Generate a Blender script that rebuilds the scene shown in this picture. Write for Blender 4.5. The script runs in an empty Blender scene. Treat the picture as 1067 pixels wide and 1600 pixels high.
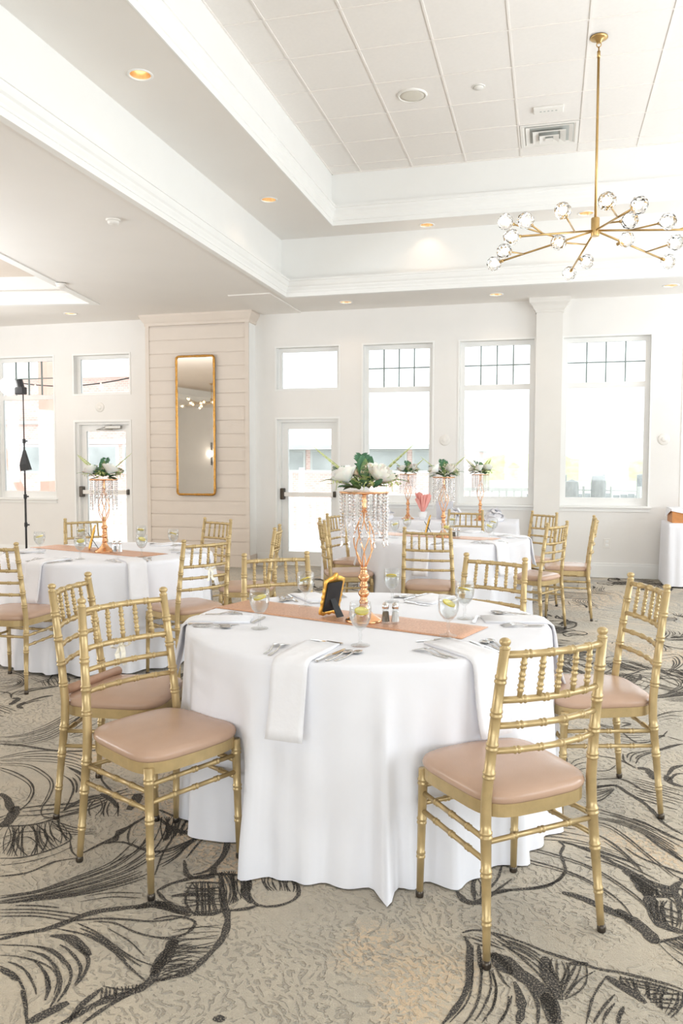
import bpy, bmesh, math, random
from mathutils import Vector, Matrix
PI = math.pi
R = math.radians
scene = bpy.context.scene
col = scene.collection
random.seed(7)

# ------------------------------------------------------------------ camera, world, light, exposure
CAM_H = 1.4386
cam_d = bpy.data.cameras.new('camera')
cam_d.sensor_fit = 'VERTICAL'
cam_d.sensor_height = 36.0
cam_d.sensor_width = 24.0
cam_d.lens = 28.11
cam_d.clip_end = 2000
cam_o = bpy.data.objects.new('camera', cam_d)
col.objects.link(cam_o)
cam_o.location = (0, 0, CAM_H)
cam_o.rotation_euler = (1.511145, -0.001551, 0.253654)
scene.camera = cam_o

vs = scene.view_settings
vs.view_transform = 'Standard'
vs.look = 'None'
vs.gamma = 1.0
vs.use_curve_mapping = False
vs.exposure = 0.98

world = bpy.data.worlds.new('world')
scene.world = world
world.use_nodes = True
wn = world.node_tree
wn.nodes['Background'].inputs['Color'].default_value = (0.90, 0.955, 1.0, 1)
wn.nodes['Background'].inputs['Strength'].default_value = 1.45

def area(name, loc, rot, sx, sy, power, colr=(1, 1, 1), portal=False):
    d = bpy.data.lights.new(name, 'AREA')
    d.shape = 'RECTANGLE'
    d.size = sx
    d.size_y = sy
    d.energy = power
    d.color = colr
    if portal:
        d.cycles.is_portal = True
    o = bpy.data.objects.new(name, d)
    col.objects.link(o)
    o.location = loc
    o.rotation_euler = rot
    return o

DAY = (0.86, 0.935, 1.0)
# daylight in the window openings of the right wall and of the wall behind the camera
SIDE_Y = [0.4, 2.9, 5.4, 7.9]          # windows of the right wall
FRONT_X = [-3.2, -0.7, 1.8, 4.2]       # windows of the wall behind the camera
LEFT_Y = [-0.5, 2.0, 4.5]              # windows of the left wall
WW, WZ0, WZ1 = 1.7, 0.85, 3.15
for y in SIDE_Y:
    area('daylight_right', (5.56, y, 2.0), (0, R(90), 0), 2.2, 1.62, 31, DAY)
for x in FRONT_X:
    area('daylight_front', (x, -7.06, 2.0), (R(90), 0, 0), 1.62, 2.2, 38, (0.86, 0.935, 1.0))
for y in LEFT_Y:
    area('daylight_left', (-15.06, y, 2.0), (0, R(-90), 0), 2.2, 1.62, 54, (0.97, 0.98, 1.0))
# added fill lamps out of view, aimed up to bounce off the ceiling
area('bounce_fill', (3.6, 3.8, 1.55), (R(180), 0, 0), 2.4, 2.4, 68, (0.87, 0.94, 1.0))
area('bounce_fill_far', (3.9, 8.8, 1.55), (R(180), 0, 0), 1.6, 1.6, 44, (0.87, 0.94, 1.0))
area('bounce_fill_left', (-7.8, 5.4, 1.55), (R(180), 0, 0), 2.6, 2.6, 122, (0.88, 0.94, 1.0))

try:
    scene.cycles.max_bounces = 7
    scene.cycles.glossy_bounces = 4
    scene.cycles.diffuse_bounces = 5
    scene.cycles.transparent_max_bounces = 20
    scene.cycles.transmission_bounces = 7
    scene.cycles.caustics_reflective = False
    scene.cycles.caustics_refractive = False
    scene.cycles.sample_clamp_indirect = 6.0
    scene.cycles.use_denoising = True
    scene.cycles.use_adaptive_sampling = True
    scene.cycles.adaptive_threshold = 0.04
except Exception:
    pass

# ------------------------------------------------------------------ materials
def mat(name, c, rough=0.6, metal=0.0, trans=0.0, ior=1.45, var=0.0, vscale=8.0, bump=0.0, bscale=60.0,
        spec=None, sheen=0.0, emit=None, estr=0.0, subsurf=0.0, coat=0.0):
    m = bpy.data.materials.new(name)
    m.use_nodes = True
    nt = m.node_tree
    b = nt.nodes['Principled BSDF']
    b.inputs['Base Color'].default_value = (*c, 1)
    b.inputs['Roughness'].default_value = rough
    b.inputs['Metallic'].default_value = metal
    b.inputs['Transmission Weight'].default_value = trans
    b.inputs['IOR'].default_value = ior
    if spec is not None:
        b.inputs['Specular IOR Level'].default_value = spec
    if sheen:
        b.inputs['Sheen Weight'].default_value = sheen
    if coat:
        b.inputs['Coat Weight'].default_value = coat
    if subsurf:
        b.inputs['Subsurface Weight'].default_value = subsurf
        b.inputs['Subsurface Scale'].default_value = 0.01
    if emit:
        b.inputs['Emission Color'].default_value = (*emit, 1)
        b.inputs['Emission Strength'].default_value = estr
    if var > 0 or bump > 0:
        tc = nt.nodes.new('ShaderNodeTexCoord')
        if var > 0:
            nz = nt.nodes.new('ShaderNodeTexNoise')
            nz.inputs['Scale'].default_value = vscale
            nz.inputs['Detail'].default_value = 4
            nt.links.new(tc.outputs['Object'], nz.inputs['Vector'])
            mp = nt.nodes.new('ShaderNodeMapRange')
            mp.inputs['From Min'].default_value = 0.3
            mp.inputs['From Max'].default_value = 0.7
            mp.inputs['To Min'].default_value = 1 - var
            mp.inputs['To Max'].default_value = 1 + var
            nt.links.new(nz.outputs['Fac'], mp.inputs['Value'])
            hs = nt.nodes.new('ShaderNodeHueSaturation')
            hs.inputs['Color'].default_value = (*c, 1)
            nt.links.new(mp.outputs['Result'], hs.inputs['Value'])
            nt.links.new(hs.outputs['Color'], b.inputs['Base Color'])
        if bump > 0:
            nb = nt.nodes.new('ShaderNodeTexNoise')
            nb.inputs['Scale'].default_value = bscale
            nb.inputs['Detail'].default_value = 3
            nt.links.new(tc.outputs['Object'], nb.inputs['Vector'])
            bp = nt.nodes.new('ShaderNodeBump')
            bp.inputs['Strength'].default_value = bump
            bp.inputs['Distance'].default_value = 0.01
            nt.links.new(nb.outputs['Fac'], bp.inputs['Height'])
            nt.links.new(bp.outputs['Normal'], b.inputs['Normal'])
    return m

def s2l(r, g, b):
    f = lambda v: ((v / 255 + 0.055) / 1.055) ** 2.4 if v > 10 else v / 255 / 12.92
    return (f(r), f(g), f(b))

M = {}
M['wall'] = mat('wall_paint', s2l(238, 235, 231), 0.75, var=0.012, vscale=3, bump=0.04, bscale=180)
M['ceil'] = mat('ceiling_paint', s2l(240, 236, 231), 0.8, var=0.01, vscale=2, bump=0.04, bscale=150)
M['trim'] = mat('trim_paint', s2l(243, 242, 239), 0.45, var=0.008, vscale=5)
M['tile'] = mat('ceiling_tile', s2l(240, 235, 230), 0.9, var=0.012, vscale=30, bump=0.12, bscale=300)
M['tbar'] = mat('tile_grid_bar', s2l(240, 234, 228), 0.5, var=0.01, vscale=5)
M['ship'] = mat('shiplap_paint', s2l(224, 212, 200), 0.55, var=0.015, vscale=4, bump=0.03, bscale=80)
M['pilaster'] = mat('pilaster_paint', s2l(230, 226, 220), 0.6, var=0.012, vscale=4)
M['chair'] = mat('chair_gold', s2l(196, 172, 126), 0.34, metal=0.45, var=0.08, vscale=25, bump=0.03, bscale=200)
M['glide'] = mat('glide_metal', (0.10, 0.085, 0.07), 0.3, metal=0.8, var=0.2, vscale=60)
M['vinyl'] = mat('seat_vinyl', s2l(192, 160, 138), 0.27, var=0.03, vscale=10, bump=0.06, bscale=220, spec=0.5)
M['cloth'] = mat('table_linen', s2l(241, 241, 246), 0.85, var=0.012, vscale=6, bump=0.32, bscale=6, sheen=0.15)
M['napkin'] = mat('napkin_linen', s2l(242, 241, 244), 0.85, var=0.015, vscale=9, bump=0.12, bscale=40, sheen=0.15)
M['silver'] = mat('flatware_steel', (0.72, 0.70, 0.68), 0.16, metal=1.0, var=0.05, vscale=40)

M['lemon'] = mat('lemon_flesh', s2l(240, 226, 130), 0.4, var=0.08, vscale=120, subsurf=0.3)
M['rind'] = mat('lemon_rind', s2l(238, 212, 70), 0.4, var=0.05, vscale=90)
M['gilt'] = mat('gilt_frame', s2l(240, 190, 96), 0.32, metal=0.85, var=0.12, vscale=60, bump=0.2, bscale=120)
M['rose'] = mat('rose_gold', s2l(232, 176, 130), 0.2, metal=0.9, var=0.06, vscale=50, bump=0.1, bscale=60)
M['black'] = mat('black_board', (0.02, 0.02, 0.022), 0.6, var=0.1, vscale=30)
M['blackm'] = mat('black_metal', (0.03, 0.03, 0.032), 0.4, var=0.1, vscale=30)
M['petal'] = mat('white_petal', s2l(248, 244, 236), 0.6, var=0.03, vscale=40, subsurf=0.3)
M['petalc'] = mat('cream_petal', s2l(250, 236, 216), 0.6, var=0.03, vscale=40, subsurf=0.3)
M['leaf'] = mat('green_leaf', s2l(112, 142, 88), 0.5, var=0.25, vscale=20)
M['leafd'] = mat('deep_green_leaf', s2l(72, 118, 84), 0.5, var=0.2, vscale=20)
M['leafl'] = mat('pale_green_leaf', s2l(190, 198, 128), 0.5, var=0.2, vscale=25)
M['brass'] = mat('satin_brass', s2l(196, 164, 110), 0.3, metal=0.9, var=0.05, vscale=20)
M['mirror'] = mat('mirror_glass', (0.9, 0.87, 0.82), 0.02, metal=1.0, var=0.01, vscale=1)
M['mframe'] = mat('mirror_gilt', s2l(190, 140, 70), 0.3, metal=0.8, var=0.2, vscale=40, bump=0.3, bscale=40)
M['plastic'] = mat('white_plastic', s2l(238, 234, 228), 0.4, var=0.01, vscale=10)
M['dark'] = mat('dark_gap', (0.03, 0.03, 0.03), 0.8, var=0.1, vscale=10)
M['gold_can'] = mat('gold_reflector', s2l(246, 218, 176), 0.28, metal=0.8, var=0.08, vscale=60)
M['lamp'] = mat('warm_bulb', (1, 0.85, 0.6), 0.5, emit=(1.0, 0.76, 0.50), estr=2.4, var=0.01, vscale=4)
M['led'] = mat('chandelier_bulb', (1, 0.9, 0.75), 0.5, emit=(1.0, 0.80, 0.55), estr=3.2, var=0.01, vscale=4)
M['globe'] = mat('sconce_globe', (1, 0.95, 0.9), 0.5, emit=(1.0, 0.90, 0.78), estr=5.0, var=0.01, vscale=4)
M['strobe'] = mat('strobe_diffuser', (1, 1, 1), 0.5, emit=(1.0, 0.98, 0.95), estr=4.0, var=0.01, vscale=4)
M['crystal'] = mat('crystal', (1, 1, 1), 0.0, trans=1.0, ior=1.55)
M['deck'] = mat('deck_boards', s2l(226, 220, 214), 0.7, var=0.06, vscale=4, bump=0.1, bscale=20)
M['ext_white'] = mat('exterior_white_paint', s2l(246, 246, 246), 0.5, var=0.01, vscale=4)
M['ext_grey'] = mat('exterior_grey', s2l(188, 190, 186), 0.7, var=0.05, vscale=3)
M['ext_glass'] = mat('exterior_window', s2l(176, 180, 178), 0.25, var=0.2, vscale=1.2)
M['ext_steel'] = mat('red_steel', s2l(220, 174, 158), 0.6, var=0.05, vscale=3)
M['timber'] = mat('dock_timber', s2l(150, 152, 150), 0.8, var=0.15, vscale=6, bump=0.2, bscale=12)
M['marsh'] = mat('marsh_scrub', s2l(196, 200, 150), 0.9, var=0.2, vscale=0.6, bump=0.3, bscale=3)
M['harbour'] = mat('harbour_water', s2l(226, 232, 232), 0.12, var=0.03, vscale=0.4, bump=0.15, bscale=1.5)
M['ply'] = mat('orange_wood', s2l(206, 140, 82), 0.5, var=0.12, vscale=14)
M['pink'] = mat('pink_tissue', s2l(250, 178, 168), 0.8, var=0.06, vscale=20)
M['ribbon'] = mat('ivory_ribbon', s2l(246, 240, 224), 0.5, var=0.03, vscale=30)
M['salt'] = mat('salt_grain', s2l(245, 244, 240), 0.9, var=0.03, vscale=200)
M['pepper'] = mat('pepper_grain', s2l(120, 108, 92), 0.9, var=0.3, vscale=300)

def pane_mat():
    m = bpy.data.materials.new('window_glass')
    m.use_nodes = True
    nt = m.node_tree
    nt.nodes.remove(nt.nodes['Principled BSDF'])
    tr = nt.nodes.new('ShaderNodeBsdfTransparent')
    tr.inputs['Color'].default_value = (0.97, 0.985, 0.98, 1)
    gl = nt.nodes.new('ShaderNodeBsdfGlossy')
    gl.inputs['Roughness'].default_value = 0.02
    fr = nt.nodes.new('ShaderNodeFresnel')
    fr.inputs['IOR'].default_value = 1.35
    mx = nt.nodes.new('ShaderNodeMixShader')
    nt.links.new(fr.outputs[0], mx.inputs[0])
    nt.links.new(tr.outputs[0], mx.inputs[1])
    nt.links.new(gl.outputs[0], mx.inputs[2])
    nt.links.new(mx.outputs[0], nt.nodes['Material Output'].inputs['Surface'])
    return m
M['pane'] = pane_mat()
def thin_glass(name, tint, lo, hi, rough=0.0):
    m = bpy.data.materials.new(name)
    m.use_nodes = True
    nt = m.node_tree
    nt.nodes.remove(nt.nodes['Principled BSDF'])
    tr = nt.nodes.new('ShaderNodeBsdfTransparent')
    tr.inputs['Color'].default_value = (*tint, 1)
    gl = nt.nodes.new('ShaderNodeBsdfGlossy')
    gl.inputs['Roughness'].default_value = rough
    lw = nt.nodes.new('ShaderNodeLayerWeight')
    lw.inputs['Blend'].default_value = 0.35
    mr = nt.nodes.new('ShaderNodeMapRange')
    mr.inputs['To Min'].default_value = lo
    mr.inputs['To Max'].default_value = hi
    nt.links.new(lw.outputs['Facing'], mr.inputs['Value'])
    mx = nt.nodes.new('ShaderNodeMixShader')
    nt.links.new(mr.outputs[0], mx.inputs[0])
    nt.links.new(tr.outputs[0], mx.inputs[1])
    nt.links.new(gl.outputs[0], mx.inputs[2])
    nt.links.new(mx.outputs[0], nt.nodes['Material Output'].inputs['Surface'])
    return m
M['glass'] = thin_glass('goblet_glass', (0.975, 0.98, 0.98), 0.03, 0.50)
M['water'] = thin_glass('drinking_water', (0.965, 0.975, 0.97), 0.05, 0.35)

def runner_mat():
    m = mat('copper_sequin', s2l(214, 158, 122), 0.35, metal=0.35)
    nt = m.node_tree
    b = nt.nodes['Principled BSDF']
    tc = nt.nodes.new('ShaderNodeTexCoord')
    vo = nt.nodes.new('ShaderNodeTexVoronoi')
    vo.inputs['Scale'].default_value = 260
    nt.links.new(tc.outputs['Object'], vo.inputs['Vector'])
    cr = nt.nodes.new('ShaderNodeValToRGB')
    cr.color_ramp.elements[0].color = (*s2l(196, 140, 106), 1)
    cr.color_ramp.elements[1].color = (*s2l(236, 190, 158), 1)
    nt.links.new(vo.outputs['Color'], cr.inputs['Fac'])
    nt.links.new(cr.outputs['Color'], b.inputs['Base Color'])
    bp = nt.nodes.new('ShaderNodeBump')
    bp.inputs['Strength'].default_value = 0.4
    bp.inputs['Distance'].default_value = 0.002
    nt.links.new(vo.outputs['Distance'], bp.inputs['Height'])
    nt.links.new(bp.outputs['Normal'], b.inputs['Normal'])
    return m
M['runner'] = runner_mat()

def brick_mat():
    m = mat('pale_brick', s2l(214, 172, 160), 0.8)
    nt = m.node_tree
    b = nt.nodes['Principled BSDF']
    tc = nt.nodes.new('ShaderNodeTexCoord')
    mp = nt.nodes.new('ShaderNodeMapping')
    mp.inputs['Rotation'].default_value = (R(90), 0, 0)
    nt.links.new(tc.outputs['Object'], mp.inputs['Vector'])
    br = nt.nodes.new('ShaderNodeTexBrick')
    br.inputs['Scale'].default_value = 4.0
    br.inputs['Color1'].default_value = (*s2l(212, 180, 170), 1)
    br.inputs['Color2'].default_value = (*s2l(224, 198, 188), 1)
    br.inputs['Mortar'].default_value = (*s2l(232, 220, 214), 1)
    nt.links.new(mp.outputs[0], br.inputs['Vector'])
    nt.links.new(br.outputs['Color'], b.inputs['Base Color'])
    return m
M['brick'] = brick_mat()

def carpet_mat():
    m = bpy.data.materials.new('patterned_carpet')
    m.use_nodes = True
    nt = m.node_tree
    L = nt.links
    b = nt.nodes['Principled BSDF']
    b.inputs['Roughness'].default_value = 0.72
    b.inputs['Specular IOR Level'].default_value = 0.5
    b.inputs['Sheen Weight'].default_value = 0.25
    b.inputs['Sheen Tint'].default_value = (0.92, 0.96, 1.0, 1)
    def N(t, **k):
        n = nt.nodes.new('ShaderNode' + t)
        for a, v in k.items():
            setattr(n, a, v)
        return n
    def V(n, **k):
        for a, v in k.items():
            n.inputs[a.replace('_', ' ')].default_value = v
        return n
    def math_(op, a, bb=None, clamp=False):
        n = N('Math', operation=op, use_clamp=clamp)
        for i, x in enumerate((a, bb)):
            if x is None:
                continue
            if isinstance(x, (int, float)):
                n.inputs[i].default_value = x
            else:
                L.new(x, n.inputs[i])
        return n.outputs[0]
    def noise(vec, sc, det=2.0, dist=0.0, rough=0.5):
        n = V(N('TexNoise'), Scale=sc, Detail=det, Distortion=dist, Roughness=rough)
        L.new(vec, n.inputs['Vector'])
        return n
    def ramp(x, stops):
        n = N('ValToRGB')
        e = n.color_ramp.elements
        while len(e) < len(stops):
            e.new(0.5)
        for i, (p, c) in enumerate(stops):
            e[i].position = p
            e[i].color = (*c, 1) if not isinstance(c, (int, float)) else (c, c, c, 1)
        L.new(x, n.inputs['Fac'])
        return n.outputs['Color']
    def mix(f, a, c, bt='MIX'):
        n = N('Mix', data_type='RGBA', blend_type=bt)
        for i, x in ((0, f), (6, a), (7, c)):
            if isinstance(x, (int, float)):
                n.inputs[i].default_value = x
            elif isinstance(x, tuple):
                n.inputs[i].default_value = (*x, 1)
            else:
                L.new(x, n.inputs[i])
        return n.outputs[2]
    tc = N('TexCoord')
    P = tc.outputs['Object']
    # ground: taupe loop pile with tan patches
    patch = noise(P, 1.3, 3, 0.6).outputs['Fac']
    base = mix(ramp(patch, [(0.42, 0.0), (0.56, 1.0)]), s2l(198, 184, 161), s2l(182, 171, 152))
    fleck = noise(P, 55, 2, 0.8).outputs['Fac']
    tanm = math_('MULTIPLY', ramp(noise(P, 0.9, 2, 0.4).outputs['Fac'], [(0.54, 0.0), (0.60, 1.0)]), ramp(fleck, [(0.47, 0.0), (0.53, 1.0)]))
    base = mix(math_('MULTIPLY', tanm, 0.7), base, s2l(222, 188, 144))
    # short raised loops: wandering broken ridges
    wv = noise(P, 5, 2).outputs['Color']
    wadd = N('VectorMath', operation='MULTIPLY_ADD')
    L.new(wv, wadd.inputs[0])
    wadd.inputs[1].default_value = (0.25, 0.25, 0)
    L.new(P, wadd.inputs[2])
    wav = V(N('TexWave', wave_type='BANDS', bands_direction='DIAGONAL'), Scale=13.0, Distortion=7.0, Detail=2.0)
    wav.inputs['Detail Scale'].default_value = 2.2
    L.new(wadd.outputs[0], wav.inputs['Vector'])
    brk = ramp(noise(P, 48, 2, 0.4).outputs['Fac'], [(0.44, 0.0), (0.52, 1.0)])
    groove = math_('MULTIPLY', ramp(wav.outputs['Fac'], [(0.55, 0.0), (0.85, 1.0)]), brk)
    loop = math_('SUBTRACT', 1.0, groove)
    loopmask = ramp(noise(P, 1.7, 2, 0.5).outputs['Fac'], [(0.36, 0.0), (0.50, 1.0)])
    groove_shade = math_('MULTIPLY', math_('SUBTRACT', 1.0, loop), loopmask)
    base = mix(math_('MULTIPLY', groove_shade, 0.40), base, s2l(118, 108, 92))  # shade of the grooves painted into the pile colour
    base = mix(math_('MULTIPLY', ramp(fleck, [(0.5, 0.0), (0.7, 1.0)]), 0.25), base, s2l(220, 210, 188))
    # flowing contour lines beyond the traced strokes
    warp = N('VectorMath', operation='MULTIPLY_ADD')
    L.new(noise(P, 0.55, 2, 0.8).outputs['Color'], warp.inputs[0])
    warp.inputs[1].default_value = (1.5, 1.5, 0)
    L.new(P, warp.inputs[2])
    fld = noise(warp.outputs[0], 0.62, 1.0, 0.3).outputs['Fac']
    w1 = math_('PINGPONG', math_('MULTIPLY', fld, 26.0), 0.5)
    thick = math_('MULTIPLY_ADD', noise(P, 1.1, 1).outputs['Fac'], 0.34)
    thick.node.inputs[2].default_value = -0.04
    line = math_('LESS_THAN', w1, thick)
    lmask = ramp(noise(P, 0.75, 1, 0.6).outputs['Fac'], [(0.46, 0.0), (0.50, 1.0)])
    grain = ramp(noise(P, 170, 1).outputs['Fac'], [(0.40, 0.25), (0.55, 1.0)])
    sep = N('SeparateXYZ')
    L.new(P, sep.inputs[0])
    far = ramp(math_('MULTIPLY', sep.outputs['Y'], 0.1), [(0.40, 0.0), (0.44, 1.0)])
    farm = far
    lf = math_('MULTIPLY', math_('MULTIPLY', line, lmask), math_('MULTIPLY', grain, farm))
    base = mix(math_('MULTIPLY', lf, 0.5), base, s2l(118, 120, 122))  # far lines paled in the colour to imitate window glare
    L.new(base, b.inputs['Base Color'])
    bp = N('Bump')
    bp.inputs['Strength'].default_value = 0.75
    bp.inputs['Distance'].default_value = 0.010
    hsum = math_('ADD', math_('MULTIPLY', loop, loopmask), math_('MULTIPLY', noise(P, 240, 2).outputs['Fac'], 0.5))
    L.new(hsum, bp.inputs['Height'])
    L.new(bp.outputs['Normal'], b.inputs['Normal'])
    return m
M['carpet'] = carpet_mat()
def stroke_mat():
    m = mat('charcoal_pile', s2l(84, 82, 80), 0.95, spec=0.1)
    nt = m.node_tree
    b = nt.nodes['Principled BSDF']
    tc = nt.nodes.new('ShaderNodeTexCoord')
    nz = nt.nodes.new('ShaderNodeTexNoise')
    nz.inputs['Scale'].default_value = 210
    nz.inputs['Detail'].default_value = 2
    nt.links.new(tc.outputs['Object'], nz.inputs['Vector'])
    cr = nt.nodes.new('ShaderNodeValToRGB')
    e = cr.color_ramp.elements
    e[0].position = 0.50
    e[0].color = (*s2l(70, 68, 67), 1)
    e[1].position = 0.66
    e[1].color = (*s2l(158, 148, 132), 1)
    nt.links.new(nz.outputs['Fac'], cr.inputs['Fac'])
    nt.links.new(cr.outputs['Color'], b.inputs['Base Color'])
    bp = nt.nodes.new('ShaderNodeBump')
    bp.inputs['Strength'].default_value = 0.5
    bp.inputs['Distance'].default_value = 0.004
    nt.links.new(nz.outputs['Fac'], bp.inputs['Height'])
    nt.links.new(bp.outputs['Normal'], b.inputs['Normal'])
    return m
M['stroke'] = stroke_mat()

# ------------------------------------------------------------------ mesh helpers
def mesh_of(name, verts, faces, m=None, smooth=False):
    me = bpy.data.meshes.new(name)
    me.from_pydata([tuple(v) for v in verts], [], faces)
    me.update()
    if m is not None:
        me.materials.append(M[m] if isinstance(m, str) else m)
    if smooth:
        me.polygons.foreach_set('use_smooth', [True] * len(me.polygons))
    return me

class MB:
    def __init__(s):
        s.v = []
        s.f = []
    def add(s, v, f):
        o = len(s.v)
        s.v += [tuple(x) for x in v]
        s.f += [tuple(i + o for i in q) for q in f]
        return s
    def box(s, x0, y0, z0, x1, y1, z1, bev=0.0):
        if bev <= 0:
            v = [(x, y, z) for z in (z0, z1) for y in (y0, y1) for x in (x0, x1)]
            return s.add(v, [(0, 2, 3, 1), (4, 5, 7, 6), (0, 1, 5, 4), (2, 6, 7, 3), (0, 4, 6, 2), (1, 3, 7, 5)])
        bm = bmesh.new()
        bmesh.ops.create_cube(bm, size=1)
        for q in bm.verts:
            q.co = Vector(((x0 + x1) / 2 + q.co.x * (x1 - x0), (y0 + y1) / 2 + q.co.y * (y1 - y0), (z0 + z1) / 2 + q.co.z * (z1 - z0)))
        bmesh.ops.bevel(bm, geom=bm.edges[:], offset=bev, segments=2, affect='EDGES', profile=0.5)
        return s.bm(bm)
    def bm(s, bm):
        bm.verts.index_update()
        v = [q.co.copy() for q in bm.verts]
        f = [[q.index for q in p.verts] for p in bm.faces]
        bm.free()
        return s.add(v, f)
    def tube(s, path, rad, n=10, cap=True):
        P = [Vector(p) for p in path]
        rr = rad if isinstance(rad, (list, tuple)) else [rad] * len(P)
        rings = []
        up = None
        for i, p in enumerate(P):
            a = P[max(0, i - 1)]
            c = P[min(len(P) - 1, i + 1)]
            t = (c - a)
            if t.length < 1e-9:
                t = Vector((0, 0, 1))
            t.normalize()
            if up is None:
                up = Vector((0, 0, 1)) if abs(t.z) < 0.9 else Vector((1, 0, 0))
            x = t.cross(up)
            if x.length < 1e-6:
                x = t.cross(Vector((0, 1, 0)))
            x.normalize()
            y = x.cross(t).normalized()
            up = y
            rings.append([p + (x * math.cos(2 * PI * k / n) + y * math.sin(2 * PI * k / n)) * rr[i] for k in range(n)])
        v = [q for r_ in rings for q in r_]
        f = []
        for i in range(len(P) - 1):
            for k in range(n):
                a, b_ = i * n + k, i * n + (k + 1) % n
                f.append((a, b_, b_ + n, a + n))
        if cap:
            f.append(tuple(range(n - 1, -1, -1)))
            f.append(tuple(range((len(P) - 1) * n, len(P) * n)))
        return s.add(v, f)
    def lathe(s, prof, n=20, c=(0, 0, 0), closed=False, cap=True):
        v, f = [], []
        m_ = len(prof)
        for (r, z) in prof:
            for k in range(n):
                a = 2 * PI * k / n
                v.append((c[0] + r * math.cos(a), c[1] + r * math.sin(a), c[2] + z))
        for i in range(m_ - 1 if not closed else m_):
            j = (i + 1) % m_
            for k in range(n):
                k2 = (k + 1) % n
                f.append((i * n + k, i * n + k2, j * n + k2, j * n + k))
        if not closed and cap:
            if prof[0][0] > 1e-5:
                f.append(tuple(range(n - 1, -1, -1)))
            if prof[-1][0] > 1e-5:
                f.append(tuple(range((m_ - 1) * n, m_ * n)))
        return s.add(v, f)
    def sphere(s, c, r, u=12, w=8, sc=(1, 1, 1)):
        prof = [(max(1e-4, math.sin(PI * i / w)) * r, -math.cos(PI * i / w) * r) for i in range(w + 1)]
        o = len(s.v)
        s.lathe(prof, u)
        for i in range(o, len(s.v)):
            x, y, z = s.v[i]
            s.v[i] = (x * sc[0] + c[0], y * sc[1] + c[1], z * sc[2] + c[2])
        return s
    def extrude(s, outline, z0, z1):
        n = len(outline)
        v = [(x, y, z0) for x, y in outline] + [(x, y, z1) for x, y in outline]
        f = [tuple(range(n - 1, -1, -1)), tuple(range(n, 2 * n))]
        f += [(i, (i + 1) % n, n + (i + 1) % n, n + i) for i in range(n)]
        return s.add(v, f)
    def xf(s, mtx, start=0):
        for i in range(start, len(s.v)):
            s.v[i] = tuple(mtx @ Vector(s.v[i]))
        return s
    def mesh(s, name, m, smooth=False, angle=None):
        me = mesh_of(name, s.v, s.f, m, smooth or angle is not None)
        if angle is not None:
            try:
                me.set_sharp_from_angle(angle=R(angle))
            except Exception:
                pass
        return me

def link(name, me, parent=None, loc=(0, 0, 0), rot=(0, 0, 0), scale=None):
    o = bpy.data.objects.new(name, me)
    col.objects.link(o)
    o.location = loc
    o.rotation_euler = rot
    if scale is not None:
        o.scale = scale
    o.parent = parent
    return o

def tag(o, label, cat, group=None, kind=None):
    o['label'] = label
    o['category'] = cat
    if group:
        o['group'] = group
    if kind:
        o['kind'] = kind
    return o

def thing(name, label, cat, loc=(0, 0, 0), rotz=0.0, group=None, rot=None):
    o = link(name, None, None, loc, rot if rot else (0, 0, rotz))
    return tag(o, label, cat, group)

def struct(name, me, parent=None, loc=(0, 0, 0), rot=(0, 0, 0), label=None):
    o = link(name, me, parent, loc, rot)
    if parent is None:
        o['kind'] = 'structure'
        if label:
            o['label'] = label
    return o

def inst(proto, root):
    """proto: list of (name, mesh, loc, rot, index of the part it belongs to or None)"""
    made = []
    for (nm, me, loc, rot, par) in proto:
        made.append(link(nm, me, root if par is None else made[par], loc, rot))
    return made

def poly_with_holes(name, outer, holes, z, m, flip=False):
    bm = bmesh.new()
    edges = []
    for loop in [outer] + holes:
        vs_ = [bm.verts.new((x, y, z)) for x, y in loop]
        edges += [bm.edges.new((vs_[i], vs_[(i + 1) % len(vs_)])) for i in range(len(vs_))]
    bmesh.ops.triangle_fill(bm, use_beauty=True, use_dissolve=False, edges=edges)
    for f in bm.faces:
        if (f.normal.z > 0) != flip:
            f.normal_flip()
    me = bpy.data.meshes.new(name)
    bm.to_mesh(me)
    bm.free()
    me.materials.append(M[m])
    return me

def circle(cx, cy, r, n=24):
    return [(cx + r * math.cos(2 * PI * k / n), cy + r * math.sin(2 * PI * k / n)) for k in range(n)]

def sweep_loop(corners, prof, name, m):
    """sweep a profile (inward offset, z) around a closed counter-clockwise loop with mitred corners"""
    n = len(corners)
    C = [Vector((x, y)) for x, y in corners]
    off = []
    for i in range(n):
        a = (C[i] - C[i - 1]).normalized()
        b_ = (C[(i + 1) % n] - C[i]).normalized()
        na, nb = Vector((-a.y, a.x)), Vector((-b_.y, b_.x))
        d = (na + nb)
        d = d / max(1e-6, d.dot(na))
        off.append(d)
    v, f = [], []
    k = len(prof)
    for i in range(n):
        for (o, z) in prof:
            p = C[i] + off[i] * o
            v.append((p.x, p.y, z))
    for i in range(n):
        j = (i + 1) % n
        for q in range(k - 1):
            f.append((i * k + q, j * k + q, j * k + q + 1, i * k + q + 1))
    return mesh_of(name, v, f, m)

# ------------------------------------------------------------------ room shell
D = 10.678          # inner face of the window wall
XL, XR, YF = -15.0, 5.5, -7.0
ZW = 3.535          # lower ceiling
ZM = 4.255          # middle ceiling ledge
ZG = 4.854          # tile grid
ROOF = 5.3
TH = 0.20

floor = struct('floor', mesh_of('floor', [(XL, YF, 0), (XR, YF, 0), (XR, D + 0.25, 0), (XL, D + 0.25, 0)], [(0, 1, 2, 3)], 'carpet'),
               label='taupe carpet with flowing charcoal line pattern')

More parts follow.
